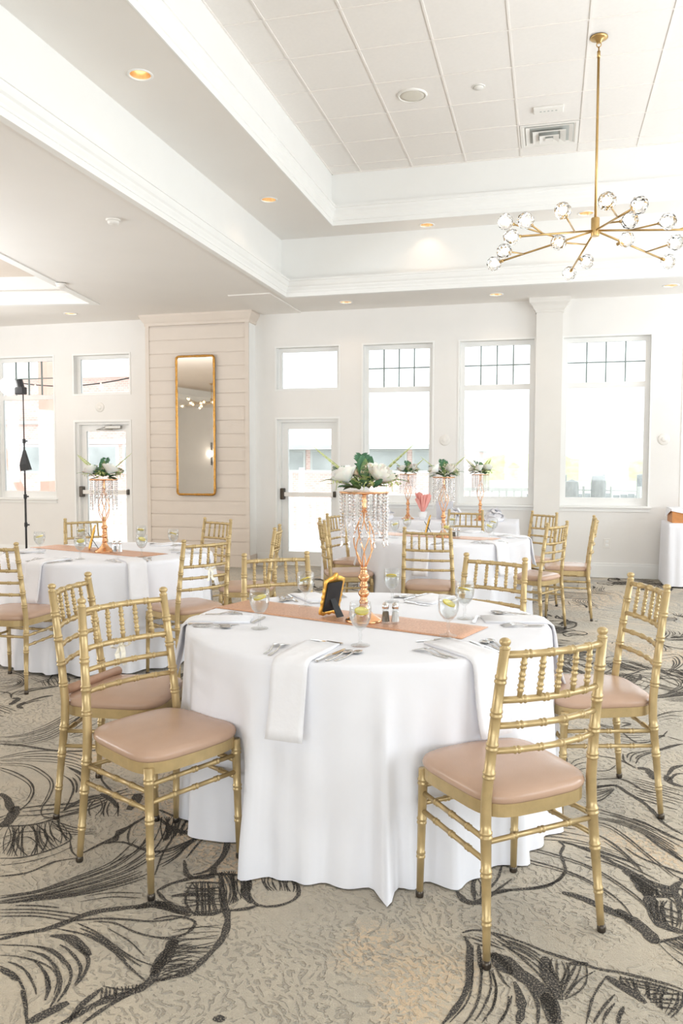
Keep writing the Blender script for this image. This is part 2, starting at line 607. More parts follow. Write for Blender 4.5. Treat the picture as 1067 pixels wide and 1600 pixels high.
# woven charcoal line pattern of the carpet (floor coordinates in millimetres): L single stroke, B bundle between two curves, R rungs across two curves
STROKES = [
["B",7,9,[[-2788,3566],[-2707,3635],[-2667,3767],[-2665,3896],[-2671,4003],[-2660,4119]],[[-2709,3463],[-2603,3458],[-2514,3548],[-2493,3667],[-2502,3761],[-2509,3911]]],
["L",24,[[-2709,3463],[-2588,3473],[-2450,3456],[-2327,3457],[-2193,3503],[-2175,3539]]],
["B",7,5,[[-2582,3298],[-2523,3385],[-2438,3438],[-2321,3448],[-2146,3413]],[[-2550,3257],[-2416,3293],[-2264,3304],[-2116,3267],[-1988,3159]]],
["L",9,[[-2532,3233],[-2386,3252],[-2225,3166],[-2129,3071],[-2064,2944],[-2032,2848],[-1976,2778],[-1911,2781]]],
["L",6,[[-2519,3217],[-2376,3227],[-2227,3148],[-2142,3068],[-2076,2941],[-2041,2846]]],
["L",11,[[-2495,3186],[-2395,3157],[-2266,3086],[-2174,2994],[-2120,2884],[-2107,2799]]],
["L",6,[[-2478,3163],[-2379,3126],[-2260,3062],[-2186,2991],[-2136,2887]]],
["L",50,[[-2298,2929],[-2241,2898],[-2169,2826],[-2112,2770]]],
["B",9,4,[[-2203,3282],[-2096,3236],[-2001,3156],[-1937,3089]],[[-2160,3183],[-2083,3134],[-2015,3052],[-1963,2940],[-1928,2846]]],
["L",30,[[-1928,2846],[-1922,2921],[-1908,2985],[-1864,3028]]],
["L",22,[[-2179,3269],[-2070,3207],[-1976,3128]]],
["L",14,[[-1992,3264],[-1956,3185],[-1861,3093],[-1762,3008]]],
["L",30,[[-1872,3041],[-1784,2987],[-1723,2929]]],
["L",9,[[-1793,2803],[-1871,2905],[-1876,2978],[-1812,3010],[-1755,3056],[-1678,3093]]],
["R",7,9,[[-1891,2959],[-1840,2988],[-1753,2980]],[[-1830,2830],[-1760,2834],[-1681,2855]]],
["L",30,[[-2543,3850],[-2554,3952],[-2534,4039]]],
["B",8,3,[[-2462,3699],[-2481,3867],[-2489,3996]],[[-2415,3642],[-2372,3723],[-2351,3801]]],
["B",9,6,[[-3665,4704],[-3633,4753],[-3472,4677],[-3347,4559],[-3270,4401],[-3278,4297],[-3266,4186]],[[-3449,4423],[-3426,4465],[-3394,4510],[-3353,4484],[-3345,4416],[-3404,4365]]],
["L",12,[[-3240,4479],[-3224,4610],[-3172,4680],[-3168,4758]]],
["R",8,10,[[-3237,4551],[-3216,4631],[-3136,4708]],[[-3146,4451],[-3084,4485],[-3033,4569]]],
["L",60,[[-2084,2653],[-2083,2694],[-2105,2757],[-2146,2835]]],
["L",16,[[-2084,2653],[-2034,2674],[-1961,2710],[-1909,2791],[-1851,2895]]],
["R",7,26,[[-2074,2672],[-2012,2688],[-1961,2710],[-1927,2744],[-1900,2776]],[[-1943,2470],[-1880,2458],[-1827,2479],[-1782,2533],[-1757,2629]]],
["L",12,[[-1916,2435],[-1844,2460],[-1784,2526],[-1750,2623],[-1800,2687]]],
["L",8,[[-2019,2568],[-1987,2622],[-1936,2652],[-1879,2651],[-1801,2594]]],
["L",7,[[-1971,2505],[-1962,2567],[-1928,2607],[-1867,2577],[-1812,2533]]],
["B",6,4,[[-1939,2749],[-1880,2748],[-1790,2722],[-1713,2726]],[[-1889,2712],[-1811,2669],[-1742,2671],[-1682,2702]]],
["L",14,[[-1832,2325],[-1756,2370],[-1710,2461],[-1650,2505]]],
["L",6,[[-1881,2390],[-1804,2437],[-1742,2508],[-1716,2572]]],
["L",9,[[-1750,2623],[-1694,2549],[-1637,2508]]],
["L",22,[[-1647,2547],[-1621,2627],[-1599,2693],[-1586,2808],[-1564,2916]]],
["L",20,[[-1621,2627],[-1549,2661],[-1442,2630],[-1370,2634],[-1304,2740]]],
["L",26,[[-1602,2647],[-1583,2667],[-1609,2737],[-1585,2792]]],
["L",10,[[-1593,2807],[-1552,2705],[-1515,2654]]],
["B",7,13,[[-1747,2215],[-1652,2275],[-1582,2378],[-1514,2499],[-1507,2613],[-1511,2701]],[[-1704,2159],[-1639,2209],[-1515,2276],[-1406,2363],[-1322,2471],[-1251,2637]]],
["B",8,4,[[-1514,2499],[-1468,2623],[-1501,2782],[-1541,2888]],[[-1322,2471],[-1364,2622],[-1391,2763],[-1449,2912]]],
["B",7,4,[[-1707,2163],[-1594,2193],[-1469,2204],[-1393,2208]],[[-1669,2114],[-1559,2143],[-1469,2146],[-1430,2146]]],
["L",16,[[-1718,2177],[-1646,2218],[-1575,2283],[-1530,2330]]],
["L",30,[[-1586,2006],[-1564,2027],[-1533,2054],[-1486,2086],[-1441,2143],[-1393,2208],[-1305,2258],[-1226,2290],[-1151,2282],[-1082,2268]]],
["L",14,[[-1601,2026],[-1554,2048],[-1504,2066]]],
["L",44,[[-1274,2261],[-1228,2306],[-1154,2287]]],
["L",14,[[-1441,2143],[-1351,2182],[-1271,2198],[-1184,2210],[-1111,2250],[-1083,2279]]],
["L",11,[[-1365,2163],[-1294,2171],[-1210,2144],[-1127,2136],[-1067,2161],[-1048,2206]]],
["L",7,[[-1469,2288],[-1399,2329],[-1292,2352]]],
["L",7,[[-1468,2254],[-1385,2304],[-1289,2323]]],
["B",8,4,[[-1403,2143],[-1322,2114],[-1215,2057],[-1137,2024],[-1080,2013]],[[-1462,2097],[-1344,2089],[-1231,2044],[-1137,1981],[-1061,1935]]],
["L",6,[[-1300,2140],[-1202,2097],[-1126,2044]]],
["L",38,[[-1450,2061],[-1391,2067],[-1329,2036],[-1278,2004]]],
["L",14,[[-1344,2042],[-1274,1988],[-1247,1927],[-1241,1872]]],
["B",9,6,[[-1449,2033],[-1386,2031],[-1319,1994],[-1266,1947],[-1245,1887],[-1243,1825]],[[-1500,1894],[-1439,1877],[-1370,1823],[-1324,1774],[-1277,1709]]],
["L",8,[[-1568,1983],[-1458,2002],[-1385,1985],[-1325,1948]]],
["L",8,[[-1533,1938],[-1479,1947],[-1380,1934],[-1312,1894],[-1276,1824]]],
["L",20,[[-1492,1884],[-1444,1867],[-1409,1852]]],
["L",48,[[-1277,1709],[-1251,1757],[-1221,1808]]],
["L",34,[[-1191,1731],[-1159,1796],[-1132,1839],[-1081,1883],[-1051,1937],[-1057,2002],[-1064,2106]]],
["L",22,[[-1174,1736],[-1181,1804],[-1165,1884]]],
["R",7,12,[[-1165,1884],[-1106,1907],[-1066,1934]],[[-1141,1837],[-1093,1864],[-1056,1905]]],
["L",8,[[-1169,1891],[-1108,1891],[-1059,1912]]],
["L",16,[[-1138,1746],[-1111,1822],[-1078,1876]]],
["L",9,[[-1046,1939],[-1004,1974],[-968,2034]]],
["R",6,12,[[-1068,2114],[-1055,2019],[-1039,1957]],[[-1024,2154],[-986,2072],[-964,2026]]],
["L",44,[[-1057,1968],[-1068,2033],[-1068,2114],[-1075,2140]]],
["L",14,[[-1277,1709],[-1328,1773],[-1375,1821]]],
["L",16,[[-1286,1799],[-1308,1847],[-1351,1892]]],
["L",30,[[-1277,2906],[-1198,2830],[-1149,2721],[-1134,2626],[-1146,2543],[-1185,2507]]],
["L",22,[[-1261,2593],[-1206,2502],[-1162,2488],[-1118,2525]]],
["L",11,[[-1260,2607],[-1261,2767],[-1200,2798]]],
["R",8,30,[[-1517,2894],[-1432,2916],[-1312,2914],[-1230,2869]],[[-1401,2699],[-1375,2752],[-1300,2803],[-1253,2799]]],
["L",32,[[-1509,2879],[-1402,2808],[-1334,2794],[-1266,2812]]],
["L",24,[[-1310,2665],[-1295,2742],[-1260,2798]]],
["L",28,[[-1401,2714],[-1423,2835]]],
["L",26,[[-1396,2926],[-1315,2921],[-1224,2855]]],
["L",20,[[-1549,2956],[-1446,2913],[-1340,2890],[-1271,2875]]],
["B",8,5,[[-1394,2614],[-1336,2643],[-1308,2739],[-1280,2792]],[[-1319,2498],[-1298,2597],[-1296,2683],[-1282,2731]]],
["L",24,[[-1257,2378],[-1231,2433],[-1175,2485],[-1118,2525],[-1057,2541],[-985,2547]]],
["L",56,[[-1231,2305],[-1149,2294],[-1094,2286]]],
["L",34,[[-1194,2360],[-1141,2385],[-1061,2395]]],
["L",22,[[-1079,2280],[-1018,2296],[-985,2336]]],
["L",30,[[-1098,2543],[-1050,2444],[-995,2345],[-957,2270],[-938,2195],[-939,2129],[-950,2064],[-964,2009],[-997,1976],[-1043,1947]]],
["L",40,[[-1156,2490],[-1119,2512],[-1132,2573]]],
["R",8,16,[[-1111,2540],[-1060,2566],[-991,2545]],[[-1006,2342],[-975,2372],[-953,2446]]],
["R",8,16,[[-1170,2461],[-1116,2475],[-1060,2454]],[[-1074,2270],[-1030,2282],[-992,2324]]],
["R",9,8,[[-1183,2446],[-1150,2349],[-1122,2279]],[[-1058,2478],[-1028,2392],[-991,2335]]],
["R",6,16,[[-1100,2182],[-1081,2120],[-1039,1981]],[[-966,2247],[-948,2136],[-976,1989]]],
["L",15,[[-1187,2220],[-1141,2253],[-1071,2250],[-1048,2226],[-1054,2175],[-1089,2137],[-1143,2137]]],
["L",15,[[-981,2536],[-949,2436],[-897,2381],[-838,2391],[-793,2442],[-793,2500],[-828,2551],[-900,2569],[-949,2557],[-981,2536]]],
["L",28,[[-975,2556],[-946,2622],[-919,2642],[-892,2584]]],
["R",7,11,[[-945,2545],[-900,2569],[-828,2551]],[[-893,2474],[-846,2486],[-801,2486]]],
["L",22,[[-975,2328],[-923,2353],[-897,2381]]],
["L",54,[[-1070,1998],[-1056,2036],[-1067,2105],[-1084,2138]]],
["L",30,[[-981,2536],[-975,2452],[-923,2386]]],
["L",16,[[-1257,2378],[-1207,2334],[-1148,2305]]],
["L",30,[[-819,1842],[-808,1852],[-791,1846]]],
["L",32,[[-278,2631],[-249,2581],[-213,2574],[-191,2596],[-160,2650],[-98,2690]]],
["L",22,[[-219,2782],[-229,2692],[-214,2590]]],
["L",13,[[-141,2842],[-153,2736],[-194,2630]]],
["L",10,[[-217,2835],[-148,2853],[-109,2837]]],
["L",11,[[-101,2762],[-160,2650]]],
["B",7,3,[[-215,2809],[-185,2753],[-194,2630]],[[-228,2680],[-213,2648],[-204,2615]]],
["L",12,[[-548,2696],[-553,2734],[-545,2763]]],
["L",13,[[-235,2395],[-204,2418],[-149,2418],[-84,2368]]],
["L",24,[[-228,2378],[-208,2336],[-201,2266],[-193,2184],[-200,2103],[-221,2031],[-242,1979]]],
["L",7,[[-197,2339],[-184,2170],[-190,2076],[-225,1988]]],
["L",9,[[-173,2308],[-161,2192],[-161,2098],[-177,2021],[-189,1993]]],
["L",9,[[-141,2230],[-131,2152],[-148,2057],[-163,2011]]],
["L",9,[[-132,2233],[-117,2156],[-121,2079],[-144,2009]]],
["L",9,[[-74,2136],[-84,2074],[-99,2021]]],
["L",16,[[-181,2343],[-170,2265],[-160,2209]]],
["L",60,[[-137,2318],[-114,2271],[-78,2230]]],
["L",8,[[-128,2259],[-99,2192],[-78,2166]]],
["B",8,3,[[-218,2390],[-174,2383],[-83,2341]],[[-221,2361],[-171,2346],[-128,2338]]],
["L",19,[[-154,2649],[-96,2688],[-26,2718],[28,2756],[64,2815],[77,2870]]],
["L",52,[[281,2923],[328,2847],[347,2757],[347,2669],[360,2599],[423,2570]]],
["L",22,[[344,2839],[401,2830],[463,2840]]],
["L",24,[[358,2760],[418,2787],[455,2786]]],
["R",9,9,[[355,2737],[413,2752],[450,2750]],[[352,2617],[392,2597],[425,2586]]],
["B",9,3,[[353,2714],[440,2682]],[[356,2629],[428,2607]]],
["R",9,9,[[367,2833],[425,2836],[463,2840]],[[370,2763],[416,2775],[453,2774]]],
["L",15,[[-144,2422],[-95,2406],[-41,2387],[22,2358],[88,2339],[161,2316],[210,2316],[281,2306],[350,2292],[379,2280]]],
["L",58,[[-142,2306],[-100,2290],[-62,2241],[-12,2197],[27,2131],[45,2054]]],
["L",54,[[12,2337],[17,2270],[36,2210],[50,2152]]],
["L",8,[[-92,2346],[-39,2315],[7,2267]]],
["L",10,[[-137,2390],[-65,2326],[-13,2262],[12,2219]]],
["B",8,4,[[-127,2402],[-67,2380],[-9,2349],[27,2289]],[[-114,2359],[-66,2353],[-19,2312],[22,2238]]],
["L",26,[[77,2319],[133,2334]]],
["R",8,8,[[32,2334],[77,2324],[127,2324]],[[42,2243],[53,2206],[64,2155]]],
["L",8,[[151,2305],[100,2242],[64,2155]]],
["L",9,[[179,2287],[140,2190],[116,2073]]],
["L",10,[[197,2213],[160,2144],[134,2080]]],
["L",10,[[194,2175],[168,2124],[157,2084]]],
["L",18,[[216,2166],[199,2118],[197,2094]]],
["L",38,[[179,2287],[215,2256],[249,2227],[274,2195]]],
["R",8,15,[[218,2297],[280,2297],[377,2268]],[[233,2253],[285,2213],[331,2153]]],
["B",8,4,[[278,2234],[376,2260]],[[291,2185],[366,2190]]],
["B",8,3,[[217,2289],[279,2289],[377,2268]],[[225,2267],[281,2258],[375,2252]]],
["L",32,[[-70,2198],[-53,2140],[-47,2082],[-54,2028]]],
["L",13,[[-36,2191],[-6,2122],[-5,2041]]],
["L",10,[[-137,2229],[-118,2169],[-118,2093],[-124,2055]]],
["L",9,[[-82,2132],[-84,2073],[-103,2016]]],
["L",50,[[13,2172],[27,2102],[31,2051]]],
["L",22,[[57,3088],[110,3078],[160,3044],[210,3012],[265,2950],[310,2909],[345,2878],[388,2850],[463,2841]]],
["L",70,[[310,2909],[332,2845],[346,2766]]],
["L",50,[[333,2905],[354,2831],[379,2775]]],
["L",16,[[57,3088],[78,3058],[64,2996],[75,2922],[79,2859],[54,2792],[6,2740],[-41,2708]]],
["L",14,[[73,3092],[125,3070],[170,3035]]],
["L",13,[[194,3198],[249,3138],[294,3056],[334,2957],[344,2918]]],
["L",7,[[227,3133],[283,3054],[324,2955]]],
["L",9,[[189,3308],[259,3279],[316,3193],[367,3087],[408,3009],[446,2935],[474,2912]]],
["L",6,[[188,3287],[257,3253],[314,3167],[365,3064],[405,2987],[443,2914]]],
["B",8,7,[[183,3440],[267,3405],[353,3358],[433,3299],[519,3209]],[[185,3341],[283,3312],[374,3245],[445,3142],[494,3042]]],
["L",20,[[354,3372],[395,3342],[465,3257],[519,3209]]],
["L",14,[[383,3235],[425,3149],[494,3042]]],
["L",22,[[454,3133],[494,3042]]],
["L",24,[[186,3625],[249,3675],[313,3708],[356,3638],[407,3558],[438,3478],[464,3373],[494,3315],[528,3273]]],
["B",8,5,[[185,3601],[247,3642],[305,3681]],[[180,3491],[241,3530],[303,3656]]],
["L",34,[[186,3634],[250,3683],[307,3707]]],
["L",16,[[197,3737],[268,3773],[345,3793],[390,3745],[431,3674],[478,3670]]],
["B",7,9,[[397,3816],[474,3784],[595,3717]],[[365,3609],[453,3555],[562,3496]]],
["L",54,[[429,3950],[473,3943],[491,3823]]],
["L",12,[[379,4133],[378,4032],[422,3948]]],
["B",9,4,[[428,4007],[465,4115],[558,4221],[693,4364]],[[391,4036],[407,4140],[488,4203],[530,4214]]],
["L",32,[[555,3892],[594,3994],[645,4045]]],
["L",20,[[546,3820],[597,3921],[627,3929]]],
["L",44,[[549,3891],[556,3806],[603,3768]]],
["L",8,[[196,3870],[261,3869],[302,3898],[332,3962]]],
["L",10,[[89,4097],[107,3980],[91,3824]]],
["L",9,[[79,3895],[98,3844],[144,3875]]],
["L",14,[[213,4089],[287,4067],[352,4045],[411,3964]]],
["B",8,3,[[119,3906],[148,3991],[219,4070]],[[128,3762],[150,3840],[210,3893]]],
["L",13,[[615,4802],[691,4905],[782,4957]]],
["L",14,[[280,4557],[376,4532],[466,4322],[583,4421],[644,4554]]],
["B",8,7,[[289,4585],[406,4541],[567,4583]],[[292,4390],[430,4313],[577,4374]]],
["L",30,[[579,4443],[619,4476]]],
["L",30,[[415,4644],[459,4630],[409,4566]]],
["B",8,3,[[627,4833],[705,4894],[777,4928]],[[621,4724],[707,4800],[752,4759]]],
["L",22,[[561,4239],[641,4324],[692,4360]]],
["L",12,[[631,4456],[699,4406]]],
["B",12,4,[[826,6213],[894,6276],[889,6099],[801,5869]],[[823,6350],[966,6435],[963,6162],[800,5790]]],
["B",12,4,[[469,5515],[542,5721],[665,5833],[762,5859]],[[484,5483],[610,5663],[747,5737],[828,5797]]],
["L",60,[[370,5676],[399,5551],[426,5540]]],
["L",70,[[849,6917],[899,6958],[863,6758]]]
]

def catmull(P, step=0.022):
    P = [Vector((x / 1000, y / 1000)) for x, y in P]
    if len(P) == 2:
        P = [P[0], P[0].lerp(P[1], 0.5), P[1]]
    Q = [P[0] * 2 - P[1]] + P + [P[-1] * 2 - P[-2]]
    out = []
    for i in range(1, len(Q) - 2):
        n_ = max(2, int((Q[i + 1] - Q[i]).length / step))
        for k in range(n_):
            t_ = k / n_
            a, b_, c, d_ = Q[i - 1], Q[i], Q[i + 1], Q[i + 2]
            out.append(0.5 * ((2 * b_) + (c - a) * t_ + (2 * a - 5 * b_ + 4 * c - d_) * t_ ** 2 + (3 * b_ - a - 3 * c + d_) * t_ ** 3))
    out.append(Q[-2])
    return out
def sample(C, n_):
    L_ = [0.0]
    for i in range(1, len(C)):
        L_.append(L_[-1] + (C[i] - C[i - 1]).length)
    out, j = [], 0
    for k in range(n_):
        d = L_[-1] * k / (n_ - 1)
        while j < len(C) - 2 and L_[j + 1] < d:
            j += 1
        u = (d - L_[j]) / max(1e-9, L_[j + 1] - L_[j])
        out.append(C[j].lerp(C[j + 1], min(1, max(0, u))))
    return out
def carpet_pattern():
    rs = random.Random(17)
    mb = MB()
    def ribbon(C, w, taper=True):
        n_ = len(C)
        if n_ < 2:
            return
        v, f = [], []
        for i, p in enumerate(C):
            t_ = C[min(n_ - 1, i + 1)] - C[max(0, i - 1)]
            if t_.length < 1e-9:
                t_ = Vector((1, 0))
            t_.normalize()
            u = i / (n_ - 1)
            ww = 0.75 * w * (0.45 + 0.65 * math.sin(PI * min(1, max(0, u))) ** 0.5 if taper else 1.0) * rs.uniform(0.72, 1.2) / 2
            nx, ny = -t_.y * ww, t_.x * ww
            v += [(p.x + nx, p.y + ny, 0), (p.x - nx, p.y - ny, 0)]
        for i in range(n_ - 1):
            f.append((2 * i, 2 * i + 1, 2 * i + 3, 2 * i + 2))
        mb.add(v, f)
    for s_ in STROKES:
        w = s_[1] / 1000
        if s_[0] == 'L':
            C = catmull(s_[2])
            ribbon(C, w)
        else:
            n_ = s_[2]
            A, B_ = catmull(s_[3]), catmull(s_[4])
            if s_[0] == 'B':
                m_ = max(len(A), len(B_), 8)
                A, B_ = sample(A, m_), sample(B_, m_)
                for k in range(n_):
                    u = k / max(1, n_ - 1) + rs.uniform(-0.25, 0.25) / n_
                    a0, a1 = (0, m_) if rs.random() < 0.6 else (int(m_ * rs.uniform(0, .3)), int(m_ * rs.uniform(.7, 1)))
                    ribbon([A[i].lerp(B_[i], u) for i in range(a0, a1)], w * rs.uniform(0.7, 1.5))
            else:
                A, B_ = sample(A, n_), sample(B_, n_)
                for i in range(n_):
                    a, b_ = A[i], B_[i]
                    d = b_ - a
                    bow = Vector((-d.y, d.x)) * rs.uniform(-0.14, 0.14)
                    m_ = max(3, int(d.length / 0.025))
                    ribbon([a + d * (k / m_) + bow * math.sin(PI * k / m_) for k in range(m_ + 1)], w * rs.uniform(0.6, 1.4))
    return mb.mesh('carpet_pattern', 'stroke')
PATTERN = carpet_pattern()
# the woven repeat: the traced ground first, then its turned repeats farther off
for (x, y, rz, sx) in ((0, 0, 0, 1), (-1.3, 8.6, PI, 1), (1.6, 9.3, PI - 0.2, -1), (-3.4, 2.9, 0.15, 1), (2.6, 3.2, 0.1, 1), (-2.4, 6.1, -0.1, -1), (-6.2, 5.4, 0.3, 1), (-6.6, 2.0, 0.0, 1), (-3.2, 0.2, 0.1, 1), (2.9, 0.3, 0.2, 1), (-2.9, 11.8, PI + 0.2, 1), (-0.2, 12.6, PI, 1), (2.5, 9.2, PI, 1), (3.3, 12.0, PI + 0.15, 1)):
    o = link('carpet_pattern', PATTERN, floor, (x, y, 0.0012 + 0.0001 * abs(x)), (0, 0, rz), (sx, 1, 1))
    o['kind'] = 'stuff'

# window wall with openings (x0, x1, z0, z1)
ZT, ZS, ZTB, ZD = 3.074, 0.893, 2.459, 2.092
WIN = [(-8.30, -7.238), (-2.487, -1.499), (-1.182, -0.189), (0.131, 1.226), (1.575, 2.67)]
DOORS = [(-6.93, -5.965), (-3.731, -2.788)]
openings = [(a, b_, ZS, ZT) for a, b_ in WIN] + [(a, b_, ZTB, ZT) for a, b_ in DOORS] + [(a, b_, 0.0, ZD) for a, b_ in DOORS]
openings += [(-10.6, -9.5, ZS, ZT), (3.3, 4.4, ZS, ZT)]

def wall_with_openings(name, x0, x1, z0, z1, ops, th, m):
    xs = sorted({x0, x1, *[o[0] for o in ops], *[o[1] for o in ops]})
    zs = sorted({z0, z1, *[o[2] for o in ops], *[o[3] for o in ops]})
    zs = [z for z in zs if z0 <= z <= z1]
    mb = MB()
    for i in range(len(xs) - 1):
        for j in range(len(zs) - 1):
            cx, cz = (xs[i] + xs[i + 1]) / 2, (zs[j] + zs[j + 1]) / 2
            if any(o[0] < cx < o[1] and o[2] < cz < o[3] for o in ops):
                continue
            mb.box(xs[i], 0, zs[j], xs[i + 1], th, zs[j + 1])
    bm = bmesh.new()
    me = mb.mesh(name, m)
    bm.from_mesh(me)
    bmesh.ops.remove_doubles(bm, verts=bm.verts, dist=1e-5)
    # drop inner double faces
    seen = {}
    for f in bm.faces:
        k = tuple(round(c, 4) for c in f.calc_center_median())
        seen.setdefault(k, []).append(f)
    bmesh.ops.delete(bm, geom=[f for fs in seen.values() if len(fs) > 1 for f in fs], context='FACES_ONLY')
    bm.to_mesh(me)
    bm.free()
    return me
struct('wall_back', wall_with_openings('wall_back', XL, XR, 0, ROOF, openings, TH, 'wall'), loc=(0, D, 0), label='white window wall')
def side_ops(cs):
    return [(c - WW / 2, c + WW / 2, WZ0, WZ1) for c in cs]
struct('wall_left', wall_with_openings('wall_left', YF - TH, D + TH, 0, ROOF, side_ops(LEFT_Y), TH, 'wall'), loc=(XL, 0, 0), rot=(0, 0, R(90)))
struct('wall_front', wall_with_openings('wall_front', XL - TH, XR + TH, 0, ROOF, side_ops(FRONT_X), TH, 'wall'), loc=(0, YF - TH, 0))
struct('wall_right', wall_with_openings('wall_right', YF - TH, D + TH, 0, ROOF, side_ops(SIDE_Y), TH, 'wall'), loc=(XR + TH, 0, 0), rot=(0, 0, R(90)))
side_frame = MB()
hw_ = WW / 2
side_frame.box(-hw_, -0.03, WZ0, -hw_ + 0.06, 0.03, WZ1).box(hw_ - 0.06, -0.03, WZ0, hw_, 0.03, WZ1).box(-hw_ + 0.06, -0.03, WZ0, hw_ - 0.06, 0.03, WZ0 + 0.06).box(-hw_ + 0.06, -0.03, WZ1 - 0.06, hw_ - 0.06, 0.03, WZ1).box(-0.03, -0.03, WZ0 + 0.06, 0.03, 0.03, WZ1 - 0.06)
side_frame_m = side_frame.mesh('side_window_frame', 'trim')
side_pane_m = MB().box(-hw_ + 0.06, -0.003, WZ0 + 0.06, hw_ - 0.06, 0.003, WZ1 - 0.06).mesh('side_pane', 'pane')
wi = 20
for pos, rz in [((XR + 0.14, y, 0), R(90)) for y in SIDE_Y] + [((x, YF - 0.14, 0), 0) for x in FRONT_X] + [((XL - 0.14, y, 0), R(90)) for y in LEFT_Y]:
    w_ = struct('window_%d' % wi, side_frame_m, loc=pos, rot=(0, 0, rz))
    link('pane', side_pane_m, w_)
    wi += 1
struct('roof', MB().box(XL - TH, YF - TH, ROOF, XR + TH, D + TH, ROOF + 0.1).mesh('roof', 'wall'))

# ---- ceilings
T1 = (-3.31, -3.0, 4.9, 9.73)      # tray recess face: x0, y0, x1, y1
T2 = (-2.538, -2.3, 4.1, 9.319)    # upper tray with tiles
low_lights = [(-2.585, 10.175), (-0.669, 10.173), (1.344, 10.169), (3.25, 10.17), (-6.513, 10.01), (-4.5, 5.0), (-4.5, 1.2)]
mid_lights = [(-2.917, 5.419), (-2.941, 8.24), (-1.443, 9.55), (0.355, 9.55), (2.15, 9.55), (-2.917, 2.6)]
LR = 0.078
o1 = 0.10
low_open = [(T1[0] + o1, T1[1] + o1), (T1[2] - o1, T1[1] + o1), (T1[2] - o1, T1[3] - 0.05), (T1[0] + o1, T1[3] - 0.05)]
# the left tray is turned by about ten degrees
lc = Vector((-5.83, 9.40))
lu = Vector((-0.986, -0.166)).normalized()
lv = Vector((0.166, -0.986)).normalized()
ltray = [lc, lc + lu * 7.6, lc + lu * 7.6 + lv * 14.5, lc + lv * 14.5]
ltray = [(p.x, p.y) for p in ltray]
struct('ceiling', poly_with_holes('ceiling', [(XL, YF), (XR, YF), (XR, D), (XL, D)], [low_open, ltray] + [circle(x, y, LR) for x, y in low_lights], ZW, 'ceil'))
struct('ceiling', poly_with_holes('ceiling_ledge', [(T1[0], T1[1]), (T1[2], T1[1]), (T1[2], T1[3]), (T1[0], T1[3])],
       [[(T2[0], T2[1]), (T2[2], T2[1]), (T2[2], T2[3]), (T2[0], T2[3])]] + [circle(x, y, LR) for x, y in mid_lights], ZM, 'ceil'))
rect1 = [(T1[0], T1[1]), (T1[2], T1[1]), (T1[2], T1[3]), (T1[0], T1[3])]
rect2 = [(T2[0], T2[1]), (T2[2], T2[1]), (T2[2], T2[3]), (T2[0], T2[3])]
crown1 = [(0.04, ZW + 0.002), (0.04, ZW - 0.014), (o1, ZW - 0.014), (o1, ZW + 0.035), (o1 + 0.006, ZW + 0.038), (o1 + 0.008, ZW + 0.06), (o1 + 0.02, ZW + 0.085),
          (o1 + 0.022, ZW + 0.10), (o1 + 0.036, ZW + 0.115), (o1 + 0.048, ZW + 0.15), (o1 + 0.050, ZW + 0.165), (o1 + 0.058, ZW + 0.168), (o1 + 0.058, ZW + 0.19), (0.0, ZW + 0.19)]
struct('trim_1', sweep_loop(rect1, crown1, 'trim_tray_lower', 'trim'), label='white stepped crown around the lower ceiling tray')
struct('trim_2', sweep_loop(rect1, [(0.0, ZW + 0.18), (0.0, ZM)], 'trim_tray_face', 'trim'), label='white upright face of the lower ceiling tray')
crown2 = [(0.0, ZM), (0.0, ZM - 0.002), (0.012, ZM), (0.012, ZM + 0.05), (0.02, ZM + 0.055), (0.022, ZM + 0.09), (0.034, ZM + 0.12), (0.036, ZM + 0.14), (0.050, ZM + 0.165),
          (0.052, ZM + 0.19), (0.062, ZM + 0.195), (0.062, ZM + 0.225), (0.0, ZM + 0.225)]
struct('trim_3', sweep_loop(rect2, crown2, 'trim_tray_upper', 'trim'), label='white crown around the tiled ceiling tray')
struct('trim_4', sweep_loop(rect2, [(0.0, ZM + 0.22), (0.0, ZG + 0.01)], 'trim_tile_face', 'trim'), label='white upright face below the ceiling tiles')
# left tray: trim band, face, top
struct('trim_5', sweep_loop(ltray, [(-0.10, ZW + 0.002), (-0.10, ZW - 0.012), (0, ZW - 0.012), (0, ZW + 0.05), (0.03, ZW + 0.09), (0.035, ZW + 0.12), (0.05, ZW + 0.13), (0.05, ZW + 0.15), (0, ZW + 0.15), (0, ZW + 0.35)],
       'trim_left_tray', 'trim'), label='white trim around the left ceiling tray')
struct('ceiling', mesh_of('ceiling_left_tray', [(x, y, ZW + 0.35) for x, y in ltray], [(3, 2, 1, 0)], 'ship'))
# shallow step of the soffit beside the shiplap pier
struct('trim_6', MB().box(-3.90, 9.40, ZW - 0.012, -3.345, D, ZW + 0.001).mesh('trim_soffit_step', 'ceil'), label='shallow soffit board beside the shiplap pier')

# tiles: bars and tiles
TP = 0.6096
GX0, GY0 = -2.187, 6.029
def grid_lines(o, lo, hi):
    k0 = math.floor((lo - o) / TP) + 1
    out = [lo]
    k = k0
    while o + k * TP < hi - 0.02:
        if o + k * TP > lo + 0.02:
            out.append(o + k * TP)
        k += 1
    return out + [hi]
gx, gy = grid_lines(GX0, T2[0], T2[2]), grid_lines(GY0, T2[1], T2[3])
mb = MB()
bw = 0.0085
for x in gx[1:-1]:
    mb.box(x - bw, T2[1], ZG - 0.003, x + bw, T2[3], ZG + 0.03)
for y in gy[1:-1]:
    mb.box(T2[0], y - bw, ZG - 0.0025, T2[2], y + bw, ZG + 0.03)
for (a, b_, c, d_) in ((T2[0], T2[1], T2[0] + bw * 1.6, T2[3]), (T2[2] - bw * 1.6, T2[1], T2[2], T2[3]), (T2[0], T2[3] - bw * 1.6, T2[2], T2[3])):
    mb.box(a, b_, ZG - 0.007, c, d_, ZG + 0.03)
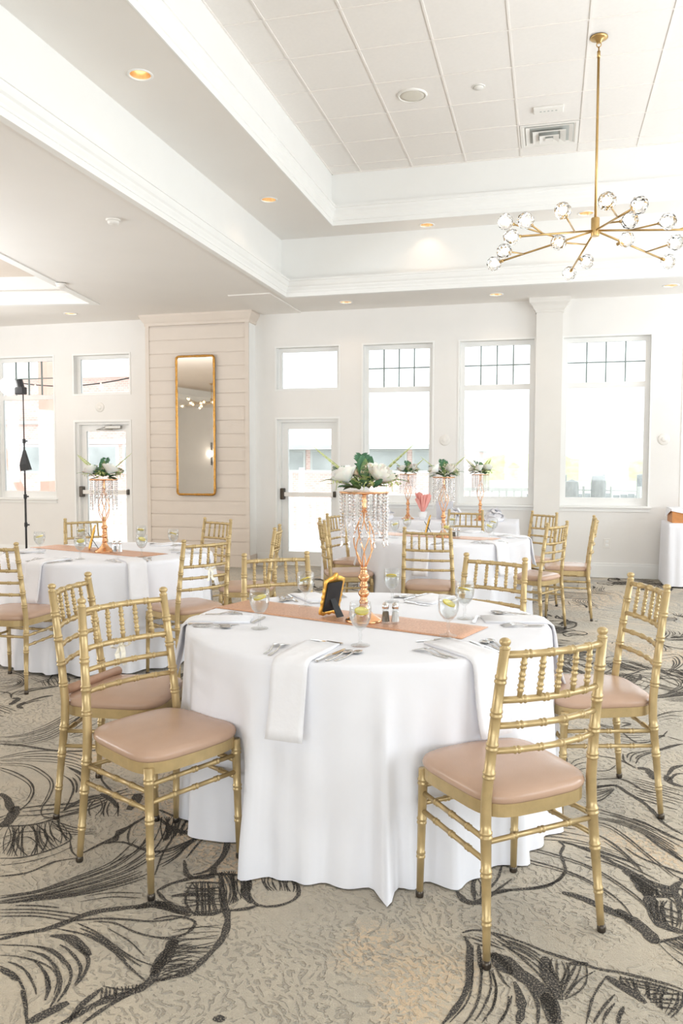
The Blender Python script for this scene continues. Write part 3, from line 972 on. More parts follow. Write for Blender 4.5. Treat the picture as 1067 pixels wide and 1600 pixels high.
grid = struct('ceiling', mb.mesh('ceiling_grid', 'tbar'), label='suspended grid of white ceiling tiles')
tile_cache = {}
for i in range(len(gx) - 1):
    for j in range(len(gy) - 1):
        w, h = gx[i + 1] - gx[i], gy[j + 1] - gy[j]
        k = (round(w, 3), round(h, 3))
        if k not in tile_cache:
            t_ = MB().box(-w / 2 + 0.003, -h / 2 + 0.003, 0.004, w / 2 - 0.003, h / 2 - 0.003, 0.02)
            tile_cache[k] = t_.mesh('ceiling_tile', 'tile')
        link('ceiling_tile', tile_cache[k], grid, ((gx[i] + gx[i + 1]) / 2, (gy[j] + gy[j + 1]) / 2, ZG))

# ---- shiplap pier
PX0, PX1, PY = -5.58, -4.02, 10.42
pier = struct('wall_pier', MB().box(PX0 + 0.02, PY + 0.012, 0, PX1 - 0.02, D + 0.01, ZW).mesh('wall_pier', 'ship'), label='shiplap pier carrying the tall mirror')
nb = 17
bh = (3.37 - 0.17) / nb
bmesh_board = MB().box(0, 0, 0, PX1 - PX0 - 0.10, 0.014, bh - 0.013).mesh('board', 'ship')
for i in range(nb):
    link('board', bmesh_board, pier, (PX0 + 0.05, PY - 0.001, 0.17 + i * bh))
link('corner_board', MB().box(PX0, PY - 0.012, 0, PX0 + 0.055, D, 3.40).mesh('corner_board', 'ship'), pier)
link('corner_board', MB().box(PX1 - 0.055, PY - 0.012, 0, PX1, PY + 0.012, 3.40).mesh('corner_board_r', 'ship'), pier)
link('side_board', MB().box(PX1 - 0.02, PY + 0.012, 0, PX1 + 0.001, D, 3.40).mesh('side_board', 'trim'), pier)
link('base_board', MB().box(PX0, PY - 0.02, 0, PX1 + 0.012, D, 0.165).mesh('base_board', 'ship'), pier)
link('cornice', sweep_loop([(PX0, D), (PX0, PY), (PX1, PY), (PX1, D)], [(0.0, 3.38), (-0.015, 3.385), (-0.015, 3.42), (-0.03, 3.44), (-0.07, 3.51), (-0.07, ZW)], 'cornice', 'ship'), pier)

# ---- pilaster between the windows
pil = struct('wall_pilaster', MB().box(-0.187, 10.56, 0, 0.136, D + 0.01, ZW).mesh('wall_pilaster', 'pilaster'), label='plain square pilaster between two windows')
link('capital', sweep_loop([(-0.187, D), (-0.187, 10.56), (0.136, 10.56), (0.136, D)], [(0.0, 3.36), (-0.012, 3.362), (-0.012, 3.38), (-0.03, 3.40), (-0.05, 3.44), (-0.085, 3.475), (-0.09, 3.50), (-0.09, ZW)], 'capital', 'pilaster'), pil)

# ---- baseboards
def baseboard(name, x0, x1):
    mb = MB().box(x0, D - 0.018, 0, x1, D, 0.155).box(x0, D - 0.012, 0.155, x1, D, 0.185)
    struct(name, mb.mesh(name, 'trim'))
baseboard('baseboard_back', -2.77, -0.187)
baseboard('baseboard_back', 0.136, XR)
baseboard('baseboard_back', -4.0, -3.75)
baseboard('baseboard_back', -5.94, PX0)
baseboard('baseboard_back', XL, -6.95)

# ---- windows
def box_part(name, parent, x0, y0, z0, x1, y1, z1, m, bev=0.0):
    return link(name, MB().box(x0, y0, z0, x1, y1, z1, bev).mesh(name, m), parent)
FY = D + 0.10
def casing_mb(x0, x1, z0, z1, w, bottom=True):
    """white casing, a hair proud of the wall, lining the opening"""
    mb = MB()
    y0, y1 = D - 0.008, D + TH
    zb_ = z0 + w if bottom else z0
    mb.box(x0, y0, zb_, x0 + w, y1, z1 - w)
    mb.box(x1 - w, y0, zb_, x1, y1, z1 - w)
    mb.box(x0, y0, z1 - w, x1, y1, z1)
    if bottom:
        mb.box(x0, y0, z0, x1, y1, z0 + w)
    return mb
def window(idx, x0, x1):
    root = struct('window_%d' % idx, casing_mb(x0, x1, ZS, ZT, 0.022).mesh('window_casing', 'trim'))
    f = 0.055
    a, b_ = x0 + 0.022, x1 - 0.022
    zb, zt = ZS + 0.022, ZT - 0.022
    zr = 2.455
    fr = MB().box(a, FY, zb, a + f, FY + 0.05, zt).box(b_ - f, FY, zb, b_, FY + 0.05, zt)
    fr.box(a + f, FY, zb, b_ - f, FY + 0.05, zb + 0.10).box(a + f, FY, zt - f, b_ - f, FY + 0.05, zt).box(a + f, FY, zr - 0.035, b_ - f, FY + 0.05, zr + 0.035)
    link('sash_frame', fr.mesh('sash_frame', 'trim'), root)
    g0, g1 = a + f, b_ - f
    link('pane', MB().box(g0, FY + 0.02, zb + 0.10, g1, FY + 0.026, zr - 0.035).mesh('pane', 'pane'), root)
    u0, u1 = zr + 0.035, zt - f
    cw = (g1 - g0) / 4
    chh = (u1 - u0) / 2
    pm = MB().box(0, 0, 0, cw - 0.002, 0.006, chh - 0.002).mesh('pane_small', 'pane')
    for i in range(4):
        for j in range(2):
            link('pane', pm, root, (g0 + i * cw + 0.001, FY + 0.02, u0 + j * chh + 0.001))
    for i in range(1, 4):
        box_part('muntin', root, g0 + i * cw - 0.009, FY + 0.012, u0, g0 + i * cw + 0.009, FY + 0.034, u1, 'muntin')
    box_part('muntin', root, g0, FY + 0.0125, u0 + chh - 0.008, g1, FY + 0.0335, u0 + chh + 0.008, 'muntin')
    box_part('sill', root, x0 - 0.02, D - 0.045, ZS - 0.005, x1 + 0.02, D + 0.02, ZS + 0.018, 'trim', 0.004)
    box_part('apron', root, x0 - 0.005, D - 0.014, ZS - 0.05, x1 + 0.005, D, ZS - 0.005, 'trim')
M['muntin'] = mat('muntin_bar', s2l(140, 150, 147), 0.5, var=0.02, vscale=6)
for i, (a, b_) in enumerate(WIN):
    window(i + 1, a, b_)
window(8, -10.6, -9.5)
def transom(idx, x0, x1):
    root = struct('window_%d' % idx, casing_mb(x0, x1, ZTB, ZT, 0.022).mesh('transom_casing', 'trim'))
    a, b_, zb, zt, f = x0 + 0.022, x1 - 0.022, ZTB + 0.022, ZT - 0.022, 0.05
    fr = MB().box(a, FY, zb, a + f, FY + 0.05, zt).box(b_ - f, FY, zb, b_, FY + 0.05, zt).box(a + f, FY, zb, b_ - f, FY + 0.05, zb + 0.02).box(a + f, FY, zt - f, b_ - f, FY + 0.05, zt)
    link('sash_frame', fr.mesh('transom_frame', 'trim'), root)
    link('pane', MB().box(a + f, FY + 0.02, zb + 0.02, b_ - f, FY + 0.026, zt - f).mesh('transom_pane', 'pane'), root)
def door(idx, x0, x1, closer):
    root = struct('door_%d' % idx, casing_mb(x0, x1, 0, ZD, 0.028, False).mesh('door_casing', 'trim'))
    a, b_, zt = x0 + 0.028, x1 - 0.028, ZD - 0.028
    jm = MB().box(a, D + 0.04, 0, a + 0.04, D + TH, zt).box(b_ - 0.04, D + 0.04, 0, b_, D + TH, zt).box(a + 0.04, D + 0.04, zt - 0.04, b_ - 0.04, D + TH, zt)
    link('jamb', jm.mesh('jamb', 'trim'), root)
    a, b_, zt = a + 0.042, b_ - 0.042, zt - 0.044
    y0 = D + 0.10
    leaf = MB().box(a, y0, 0.01, a + 0.085, y0 + 0.05, zt).box(b_ - 0.085, y0, 0.01, b_, y0 + 0.05, zt).box(a + 0.085, y0, 0.01, b_ - 0.085, y0 + 0.05, 0.20).box(a + 0.085, y0, zt - 0.09, b_ - 0.085, y0 + 0.05, zt)
    lf = link('door_leaf', leaf.mesh('door_leaf', 'trim'), root)
    link('pane', MB().box(a + 0.085, y0 + 0.02, 0.20, b_ - 0.085, y0 + 0.026, zt - 0.09).mesh('door_pane', 'pane'), root)
    bar = link('panic_bar', MB().box(a + 0.05, y0 - 0.075, 0.985, b_ - 0.04, y0 - 0.035, 1.045, 0.006).mesh('panic_bar', 'plastic'), root)
    e1 = MB().box(a - 0.01, y0 - 0.085, 0.94, a + 0.05, y0 + 0.002, 1.10, 0.012)
    link('end_case', e1.mesh('end_case', 'glide'), bar)
    link('end_case', MB().box(b_ - 0.042, y0 - 0.08, 0.98, b_ - 0.005, y0 + 0.002, 1.06, 0.008).mesh('end_case_small', 'glide'), bar)
    if closer:
        cl = link('door_closer', MB().box(b_ - 0.40, y0 - 0.06, zt - 0.06, b_ - 0.14, y0 - 0.002, zt - 0.01, 0.008).mesh('door_closer', 'chrome'), root)
        link('closer_arm', MB().tube([(b_ - 0.27, y0 - 0.05, zt - 0.07), (b_ - 0.5, y0 - 0.11, zt - 0.075), (b_ - 0.3, y0 - 0.02, zt - 0.004)], 0.008, 8).mesh('closer_arm', 'chrome'), cl)
M['chrome'] = mat('dull_chrome', (0.5, 0.48, 0.44), 0.3, metal=0.9, var=0.05, vscale=20)
transom(6, *DOORS[0])
transom(7, *DOORS[1])
door(1, *DOORS[0], True)
door(2, *DOORS[1], False)

# ------------------------------------------------------------------ outside
struct('deck', MB().box(-30, D + TH, -0.25, 6, 17.5, -0.06).mesh('deck', 'deck'), label='pale deck outside the windows')
struct('harbour_water', mesh_of('harbour_water', [(-120, 17.5, -2.4), (220, 17.5, -2.4), (220, 420, -2.4), (-120, 420, -2.4)], [(0, 1, 2, 3)], 'harbour'), label='pale harbour water beyond the deck')
def railing(label, x0, x1, y, zbase, zlow, ztop, step, bwid, cap=0.05, cat='railing'):
    t = thing('railing', label, cat, (x0, y, zbase))
    L_ = x1 - x0
    link('top_rail', MB().box(0, -0.035, ztop - zbase - cap, L_, 0.035, ztop - zbase).mesh('top_rail', 'ext_white'), t)
    link('bottom_rail', MB().box(0, -0.025, zlow - zbase, L_, 0.025, zlow - zbase + 0.07).mesh('bottom_rail', 'ext_white'), t)
    bm_ = MB().box(-bwid / 2, -0.02, zlow - zbase + 0.05, bwid / 2, 0.02, ztop - zbase - cap).mesh('baluster', 'ext_white')
    n = int(L_ / step)
    for i in range(n):
        link('baluster', bm_, t, (step * (i + 0.5), 0, 0))
    pm = MB().box(-0.05, -0.05, 0, 0.05, 0.05, ztop - zbase + 0.06).mesh('post', 'ext_white')
    for i in range(int(L_ / 1.9) + 1):
        link('post', pm, t, (min(L_, 1.9 * i + 0.3), 0.055, 0))
railing('white baluster railing close outside the centre glass door', -5.0, -2.2, 13.0, -0.06, 0.0, 0.86, 0.135, 0.062)
railing('white baluster railing outside the left glass door', -10.2, -7.2, 13.0, -0.06, 0.0, 0.86, 0.135, 0.062)
railing('white open railing farther out beyond the centre door', -9.5, -2.5, 17.2, -0.06, 0.72, 1.30, 1.1, 0.07)
# pale brick waterfront building seen through the centre door
bd = thing('brick_building', 'low pale brick waterfront building with grey eaves behind the centre door', 'building', (-9.6, 22, -2.4))
link('wall', MB().box(0, 0, 0, 7.4, 6, 4.28).mesh('building_wall', 'brick'), bd)
link('eave', MB().box(-0.2, -0.5, 4.25, 7.6, 6.3, 4.38).mesh('eave', 'ext_grey'), bd)
link('roof', MB().add([(-0.2, -0.5, 4.38), (7.6, -0.5, 4.38), (7.6, 6.3, 4.38), (-0.2, 6.3, 4.38), (1.2, 2.9, 4.75), (6.2, 2.9, 4.75)],
     [(0, 1, 5, 4), (1, 2, 5), (2, 3, 4, 5), (3, 0, 4)]).mesh('building_roof', 'ext_white'), bd)
for i in range(5):
    x = 0.05 + i * 1.47
    w = link('window', MB().box(x, -0.06, 3.62, x + 1.32, 0.02, 4.24).mesh('building_window', 'ext_grey'), bd)
    link('pane', MB().box(x + 0.07, -0.075, 3.68, x + 1.25, -0.05, 4.19).mesh('building_pane', 'ext_glass'), w)
# tall brick building behind the left windows
be = thing('brick_building', 'tall pale brick building with long windows behind the left window', 'building', (-26, 21, -2.4))
link('wall', MB().box(0, 0, 0, 15.6, 5, 6.4).mesh('tall_wall', 'brick'), be)
link('cornice', MB().box(-0.2, -0.35, 6.35, 15.9, 5.2, 6.6).mesh('tall_cornice', 'ext_white'), be)
link('band', MB().box(0, -0.07, 4.42, 15.62, 0.01, 4.56).mesh('tall_band', 'ext_white'), be)
link('band', MB().box(0, -0.12, 5.02, 15.62, 0.01, 5.12).mesh('tall_band_upper', 'ext_grey'), be)
for i in range(9):
    x = 0.4 + i * 1.7
    w = link('window', MB().box(x, -0.05, 3.55, x + 1.55, 0.02, 4.40).mesh('tall_window', 'ext_white'), be)
    link('pane', MB().box(x + 0.08, -0.065, 3.62, x + 1.47, -0.04, 4.34).mesh('tall_pane', 'ext_glass'), w)
st = thing('steel_frame', 'salmon red steel post with a diagonal brace outside the left window', 'steel post', (-12.6, 18.2, -0.06))
link('post', MB().box(-0.13, -0.13, 0, 0.13, 0.13, 4.9).mesh('steel_post', 'ext_steel'), st)
link('brace', MB().tube([(-0.6, 0, 0.4), (-2.2, 0, 3.6), (-2.5, 0, 4.6)], 0.10, 8).mesh('steel_brace', 'ext_steel'), st)
lp = thing('lamp_post', 'white lamp post with a small hooded lamp outside the left window', 'lamp post', (-11.55, 17.3, -0.06))
link('post', MB().tube([(0, 0, 0), (0, 0, 2.62)], 0.05, 10).mesh('lamp_pole', 'ext_white'), lp)
link('arm', MB().tube([(-0.5, 0, 2.5), (0, 0, 2.55), (0.3, 0, 2.55)], 0.03, 8).mesh('lamp_arm', 'ext_white'), lp)
link('hood', MB().lathe([(0.02, 0.16), (0.05, 0.14), (0.16, 0.0), (0.15, -0.03)], 16, (0.34, 0, 2.40), cap=False).mesh('lamp_hood', 'ext_white'), lp)
# porch roof with beams over the left transom
pr = thing('porch_roof', 'white porch roof with sloping beams above the left glass door', 'roof', (-12, 12.5, 3.9))
link('ceiling_panel', MB().box(-5.0, 0.0, 0.0, 4.4, 3.4, 0.08).mesh('porch_panel', 'ext_white'), pr)
for k in range(5):
    link('beam', MB().box(-4.8 + k * 2.1, 0.1, -0.16, -4.65 + k * 2.1, 3.3, 0.0).mesh('porch_beam', 'ext_grey'), pr)
tag(link('string_light_cable', MB().tube([(-10.9 + 0.35 * i, 13.4, 3.18 - 0.28 * math.sin(PI * i / 12.0)) for i in range(13)], 0.012, 6).mesh('cable', 'blackm')), 'thin sagging cable under the porch roof behind the left transom', 'cable')
M['bulb_out'] = mat('festoon_bulb', (1, 0.9, 0.7), 0.4, emit=(1, 0.85, 0.6), estr=1.6, var=0.01, vscale=4)
bulbm = MB().sphere((0, 0, -0.06), 0.045, 10, 8).tube([(0, 0, -0.03), (0, 0, 0.02)], 0.016, 8).mesh('festoon_bulb', 'bulb_out')
for i, w_ in zip((2, 4, 6, 8, 10), ('first from the left', 'second from the left', 'middle one', 'second from the right', 'rightmost one')):
    tag(link('festoon_bulb', bulbm, None, (-10.9 + 0.35 * i, 13.4, 3.165 - 0.28 * math.sin(PI * i / 12.0))), 'warm festoon bulb on the cable behind the left transom, ' + w_, 'bulb', 'festoon bulbs outside')
# dock, pilings and scrub through the right windows
M['pile'] = M['timber']
pile_m = MB().lathe([(0.17, 0), (0.17, 3.4), (0.15, 3.55), (0.02, 3.6)], 12).mesh('piling', 'timber')
for x, y, s, lab in [(0.45, 16.9, 0.95, 'thick grey piling beside the left edge of the window right of the pilaster'), (0.98, 17.1, 0.98, 'tall grey piling in front of the slatted jetty'),
                     (3.05, 40, 0.82, 'slim grey piling standing alone in the water'), (4.05, 44, 0.86, 'slim piling farthest right in the water')]:
    tag(link('piling', pile_m, None, (x, y, -2.45), (0, 0, 0), (s * (0.9 if y < 20 else 1.6), s * (0.9 if y < 20 else 1.6), s * (1.05 if y < 20 else 0.72))), lab, 'piling', 'dock pilings')
jt = thing('jetty', 'grey slatted timber jetty behind the tall pilings', 'jetty', (0.4, 36, -2.4))
sl = MB().box(-0.14, -0.05, 0.4, 0.14, 0.05, 2.55).mesh('slat', 'timber')
for k in range(16):
    link('slat', sl, jt, (0.3 * k - 1.2, 0, 0.03 * (k % 3)))
link('deck_beam', MB().box(-1.5, -0.1, 2.2, 3.7, 0.9, 2.4).mesh('jetty_beam', 'timber'), jt)
for k in range(3):
    link('post', MB().lathe([(0.16, 0), (0.16, 3.4), (0.02, 3.45)], 10, (0.2 + 1.6 * k, 0.4, 0)).mesh('jetty_post', 'timber'), jt)
wr = thing('railing', 'thin grey pipe railing at the edge of the dock right of the pilaster', 'railing', (0.1, 17.4, -0.06))
for z in (0.45, 0.75, 0.98):
    link('rail', MB().tube([(-0.4, 0, z), (1.75, 0, z - 0.02)], 0.016, 8).mesh('pipe_rail', 'ext_grey'), wr)
for x in (0.05, 0.6, 1.15, 1.7):
    link('post', MB().tube([(x, 0, 0), (x, 0, 1.05)], 0.028 if x < 1.6 else 0.05, 8).mesh('pipe_post', 'ext_grey'), wr)
wl = thing('railing', 'pale railing with pickets outside the window left of the pilaster', 'railing', (-2.4, 16.8, -0.06))
link('rail', MB().box(0, -0.03, 0.95, 2.2, 0.03, 1.02).mesh('pale_rail', 'ext_grey'), wl)
pk = MB().box(-0.02, -0.02, 0, 0.02, 0.02, 0.96).mesh('picket', 'ext_grey')
for k in range(15):
    link('picket', pk, wl, (0.06 + 0.15 * k, 0, 0))
sg = thing('notice_board', 'small white notice board standing beyond the window left of the pilaster', 'sign', (-1.25, 15.8, -0.06))
link('board', MB().box(-0.2, -0.02, 0.55, 0.2, 0.02, 0.95, 0.004).mesh('notice', 'ext_white'), sg)
link('leg', MB().box(-0.18, -0.015, 0, -0.14, 0.015, 0.56).mesh('notice_leg', 'ext_grey'), sg)
link('leg', MB().box(0.14, -0.015, 0, 0.18, 0.015, 0.56).mesh('notice_leg_r', 'ext_grey'), sg)
hut = thing('dock_shed', 'pale grey dock shed with a low gable roof left of the pilaster', 'shed', (-6.6, 40, -2.4))
link('wall', MB().box(-2.6, 0, 0, 2.6, 4, 3.4).mesh('shed_wall', 'ext_grey'), hut)
link('roof', MB().add([(-2.9, -0.3, 3.4), (2.9, -0.3, 3.4), (2.9, 4.3, 3.4), (-2.9, 4.3, 3.4), (-2.9, 2, 4.6), (2.9, 2, 4.6)], [(0, 1, 5, 4), (2, 3, 4, 5), (1, 2, 5), (3, 0, 4), (0, 3, 2, 1)]).mesh('shed_roof', 'ext_white'), hut)
# far scrub bank
mb = MB()
rs = random.Random(3)
n = 120
vv = []
for i in range(n + 1):
    x = -60 + i * 1.6
    h = 2.6 + 1.2 * math.sin(i * 0.23) + rs.uniform(-0.5, 0.5)
    vv += [(x, 200, -2.5), (x, 206, h), (x, 216, h + 0.5), (x, 225, -2.5)]
ff = []
for i in range(n):
    for q in range(3):
        ff.append((i * 4 + q, i * 4 + 4 + q, i * 4 + 5 + q, i * 4 + 1 + q))
mb.add(vv, ff)
tag(link('scrub_bank', mb.mesh('scrub_bank', 'marsh', smooth=True)), 'pale green scrub along the far shore', 'scrub', kind='stuff')

# ------------------------------------------------------------------ ceiling fixtures
can_m = MB().lathe([(0.0005, 0.101), (0.064, 0.10), (0.070, 0.05), (LR, 0.0)], 24, cap=False).mesh('reflector', 'gold_can', smooth=True)
ring_m = MB().lathe([(LR - 0.002, 0.004), (LR - 0.002, -0.004), (LR + 0.004, -0.007), (LR + 0.016, -0.005), (LR + 0.017, 0.0)], 28, cap=False).mesh('trim_ring', 'trim', smooth=True)
bulb_m = MB().lathe([(0.001, 0.055), (0.030, 0.062), (0.044, 0.078), (0.046, 0.098), (0.001, 0.0985)], 20).mesh('bulb', 'lamp', smooth=True)
def downlight(x, y, z, label, power):
    t = thing('recessed_downlight', label, 'downlight', (x, y, z), 0, 'recessed ceiling downlights')
    link('reflector', can_m, t)
    link('trim_ring', ring_m, t)
    link('bulb', bulb_m, t)
    if power:
        d = bpy.data.lights.new('downlight_glow', 'SPOT')
        d.energy = power
        d.color = (1.0, 0.70, 0.47)
        d.spot_size = R(120)
        d.spot_blend = 0.8
        d.shadow_soft_size = 0.03
        lo = bpy.data.objects.new('downlight_glow', d)
        col.objects.link(lo)
        lo.parent = t
        lo.location = (0, 0, 0.03)
for (x, y), lab in zip(mid_lights, ['gold recessed downlight on the upper ledge, largest and nearest at upper left', 'gold recessed downlight on the ledge beside the tray corner',
                                    'gold recessed downlight on the narrow back ledge left of the chandelier', 'gold recessed downlight on the back ledge behind the chandelier rod',
                                    'gold recessed downlight on the back ledge beyond the right edge', 'gold recessed downlight on the left ledge above the camera']):
    downlight(x, y, ZM, lab, 1.8)
for (x, y), lab in zip(low_lights, ['small recessed downlight over the first window right of the centre door', 'small recessed downlight above the window left of the pilaster',
                                    'small recessed downlight above the window right of the pilaster', 'small recessed downlight beyond the right edge of the window wall',
                                    'faint recessed downlight above the left transom window', 'recessed downlight in the low ceiling beside the left table', 'recessed downlight in the low ceiling left of the camera']):
    downlight(x, y, ZW, lab, 3)

t = thing('ceiling_speaker', 'round white speaker grille set in the ceiling tiles', 'speaker', (-1.285, 7.551, ZG))
link('rim', MB().lathe([(0.118, 0.004), (0.118, -0.010), (0.128, -0.012), (0.138, -0.006), (0.139, 0.004)], 36, cap=False).mesh('rim', 'plastic', smooth=True), t)
link('grille', MB().lathe([(0.001, -0.009), (0.08, -0.008), (0.119, -0.005), (0.119, 0.002)], 36).mesh('grille', 'grille', smooth=True) if 'grille' in M else MB().lathe([(0.001, -0.009), (0.08, -0.008), (0.119, -0.005), (0.119, 0.002)], 36).mesh('grille', mat('speaker_grille', s2l(222, 216, 204), 0.8, var=0.06, vscale=400), smooth=True), t)
t = thing('sprinkler_cover', 'small round white sprinkler cover in the tile beside the speaker', 'sprinkler', (-0.674, 7.538, ZG))
link('plate', MB().lathe([(0.001, -0.014), (0.042, -0.013), (0.044, -0.008), (0.044, 0.004)], 24).mesh('cover_plate', 'plastic', smooth=True), t)
link('rim', MB().lathe([(0.046, 0.004), (0.046, -0.002), (0.056, -0.003), (0.058, 0.004)], 24, cap=False).mesh('cover_rim', 'plastic', smooth=True), t)
t = thing('ceiling_sensor', 'flat oblong white sensor plate with dark slots above the air vent', 'sensor', (-0.062, 8.153, ZG))
link('plate', MB().box(-0.14, -0.065, -0.022, 0.14, 0.065, 0.004, 0.006).mesh('sensor_plate', 'plastic'), t)
for k in range(5):
    link('slot', MB().box(-0.082 + 0.036 * k, -0.012, -0.0235, -0.064 + 0.036 * k, 0.006, -0.020).mesh('slot', 'ext_grey'), t)
t = thing('air_vent', 'square white stepped air diffuser in the ceiling tiles', 'air vent', (-0.055, 8.772, ZG))
link('backing', MB().box(-0.29, -0.29, -0.001, 0.29, 0.29, 0.003).mesh('vent_back', 'ext_grey'), t)
link('frame', sweep_loop([(-0.29, -0.29), (0.29, -0.29), (0.29, 0.29), (-0.29, 0.29)], [(0, 0.004), (0, -0.008), (0.03, -0.010), (0.05, 0.0)], 'vent_frame', 'plastic'), t)
for k, s_ in enumerate((0.235, 0.165, 0.098)):
    z = -0.012 - 0.020 * k
    link('louvre', sweep_loop([(-s_, -s_), (s_, -s_), (s_, s_), (-s_, s_)], [(0.0, z + 0.006), (0.0, z), (0.058, z + 0.016), (0.058, z + 0.022), (0.0, z + 0.006)], 'louvre', 'plastic'), t)
link('centre_plate', MB().box(-0.036, -0.036, -0.060, 0.036, 0.036, -0.052).mesh('vent_plate', 'plastic'), t)

def detector(loc, lab):
    t = thing('smoke_detector', lab, 'smoke detector', loc, 0, 'smoke detectors')
    link('base', MB().lathe([(0.062, 0.001), (0.062, -0.010), (0.058, -0.013)], 24).mesh('detector_base', 'plastic', smooth=True), t)
    link('head', MB().lathe([(0.050, -0.012), (0.050, -0.030), (0.040, -0.042), (0.001, -0.044)], 24).mesh('detector_head', 'plastic', smooth=True), t)
detector((-3.66, 6.292, ZW), 'white smoke detector on the low ceiling, nearer one')
detector((-5.52, 8.30, ZW - 0.012), 'white smoke detector at the trim of the left tray, farther one')

# ------------------------------------------------------------------ chandelier
def faceted(seed):
    bm = bmesh.new()
    bmesh.ops.create_icosphere(bm, subdivisions=2, radius=0.066)
    rr = random.Random(seed)
    for v in bm.verts:
        v.co *= rr.uniform(0.94, 1.03)
    return MB().bm(bm).mesh('crystal_globe', 'crystal')
crys = [faceted(i) for i in range(3)]
ledm = MB().lathe([(0.001, -0.026), (0.014, -0.02), (0.018, -0.004), (0.012, 0.014), (0.001, 0.018)], 12).mesh('led_bulb', 'led', smooth=True)
sock = MB().lathe([(0.001, -0.03), (0.013, -0.03), (0.013, 0.012), (0.001, 0.012)], 12).mesh('socket', 'brass', smooth=True)
ARMS = {'b3': (-.642, -.471, -.135), 'b5': (-.826, .328, -.135), 'b9': (-.178, .864, -.135), 'b16': (.642, .629, -.135), 'b11': (.253, -.806, -.065), 'r': (.88, -.17, -.10)}
BR = [('b3', .25, (-.266, -.712, -.035)), ('b3', .62, (-.538, -.399 - .08, -.02)), ('b5', .28, (-.70, -.30, .035)), ('b5', .69, (-.724, .012, -.115)), ('b9', .30, (-.287, 0.0, -.075)),
      ('b9', .62, (-.040, .60, -.10)), ('b16', .35, (.26, .20, -.035)), ('b16', .68, (.62, .078, -.115)), ('b11', .55, (.032, -.918, -.055)), ('b11', .33, (.23, -.394, -.05)),
      ('r', .3, (.51, -.315, -.055)), ('r', .70, (.86, -.02, .03))]
def chandelier(loc, rz, label):
    t = thing('chandelier', label, 'chandelier', loc, rz, 'sputnik chandeliers')
    x, y, z = loc
    top = ZG - z if loc[0] > -5 else ZW + 0.35 - z
    can = link('canopy', MB().lathe([(0.001, top + 0.002), (0.068, top), (0.070, top - 0.010), (0.056, top - 0.018), (0.030, top - 0.024), (0.018, top - 0.045), (0.001, top - 0.046)], 28).mesh('canopy', 'brass', smooth=True), t)
    link('loop', MB().tube([(0.018 * math.cos(a), 0, top - 0.06 + 0.018 * math.sin(a)) for a in [2 * PI * k / 16 for k in range(17)]], 0.004, 6).tube([(0, 0, top - 0.075), (0, 0, top - 0.15)], 0.006, 8).mesh('loop', 'brass', smooth=True), can)
    link('rod', MB().tube([(0, 0, 0.02), (0, 0, top - 0.13)], 0.0105, 12).lathe([(0.013, 0), (0.013, 0.05)], 12, (0, 0, top - 0.16)).mesh('rod', 'brass', smooth=True), t)
    link('hub', MB().lathe([(0.001, -0.045), (0.032, -0.045), (0.034, -0.04), (0.034, 0.095), (0.031, 0.10), (0.001, 0.10)], 24).mesh('hub', 'brass', angle=40), t)
    def globe(P, base, arm):
        d = (Vector(P) - Vector(base)).normalized()
        c = Vector(P)
        q = d.to_track_quat('Z', 'Y').to_euler()
        g = link('crystal_globe', crys[len(t.children) % 3], arm, c, q)
        link('led_bulb', ledm, arm, c, q)
        link('socket', sock, arm, c - d * 0.058, q)
    for k, e in ARMS.items():
        E_ = Vector(e)
        s0 = E_.normalized() * 0.03
        a = link('arm', MB().tube([s0, E_ - E_.normalized() * 0.05], 0.0085, 8).mesh('arm', 'brass', smooth=True), t)
        globe(E_, s0, a)
    for k, f, p in BR:
        b0 = Vector(ARMS[k]) * f
        P = Vector(p)
        d = (P - b0).normalized()
        a = link('branch', MB().tube([b0, P - d * 0.05], 0.007, 8).mesh('branch', 'brass', smooth=True), t)
        globe(P, b0, a)
chandelier((0.33, 6.918, 3.335), 0, 'brass branching chandelier with faceted crystal globes over the room')
chandelier((-10.0, -2.0, 3.335), 2.1, 'distant brass chandelier seen only in the tall mirror')

# ------------------------------------------------------------------ mirror, sconce, wall bits
t = thing('wall_mirror', 'tall narrow mirror with a thin gilt frame on the shiplap pier', 'mirror', (-4.805, PY - 0.03, 1.975))
mw, mh = 0.57, 1.93
link('glass', MB().box(-mw / 2 + 0.012, -0.006, -mh / 2 + 0.012, mw / 2 - 0.012, 0.0, mh / 2 - 0.012).mesh('mirror_glass', 'mirror'), t)
def rounded(w, h, r, n=6):
    pts = []
    for cx, cy, a0 in ((w / 2 - r, h / 2 - r, 0), (-w / 2 + r, h / 2 - r, 90), (-w / 2 + r, -h / 2 + r, 180), (w / 2 - r, -h / 2 + r, 270)):
        for k in range(n + 1):
            a = R(a0 + 90 * k / n)
            pts.append((cx + r * math.cos(a), cy + r * math.sin(a)))
    return pts
pts = rounded(mw, mh, 0.04)
dense = []
for i in range(len(pts)):
    a, b_ = Vector(pts[i]), Vector(pts[(i + 1) % len(pts)])
    k = max(1, int((b_ - a).length / 0.05))
    for j in range(k):
        dense.append(a.lerp(b_, j / k))
rs = random.Random(5)
path = [(p.x, -0.008, p.y) for p in dense]
path.append(path[0])
link('frame', MB().tube(path, [0.0165 + rs.uniform(-0.0022, 0.0022) for _ in path], 10, False).mesh('mirror_frame', 'mframe', smooth=True), t)
t = thing('wall_sconce', 'black wall sconce with a glowing globe seen in the mirror', 'sconce', (-12.2, YF + 0.02, 1.82))
link('bar', MB().box(-0.03, 0, -0.42, 0.03, 0.03, 0.42, 0.005).mesh('sconce_bar', 'blackm'), t)
link('globe', MB().sphere((0, 0.14, 0), 0.11, 18, 12).mesh('sconce_globe', 'globe', smooth=True), t)
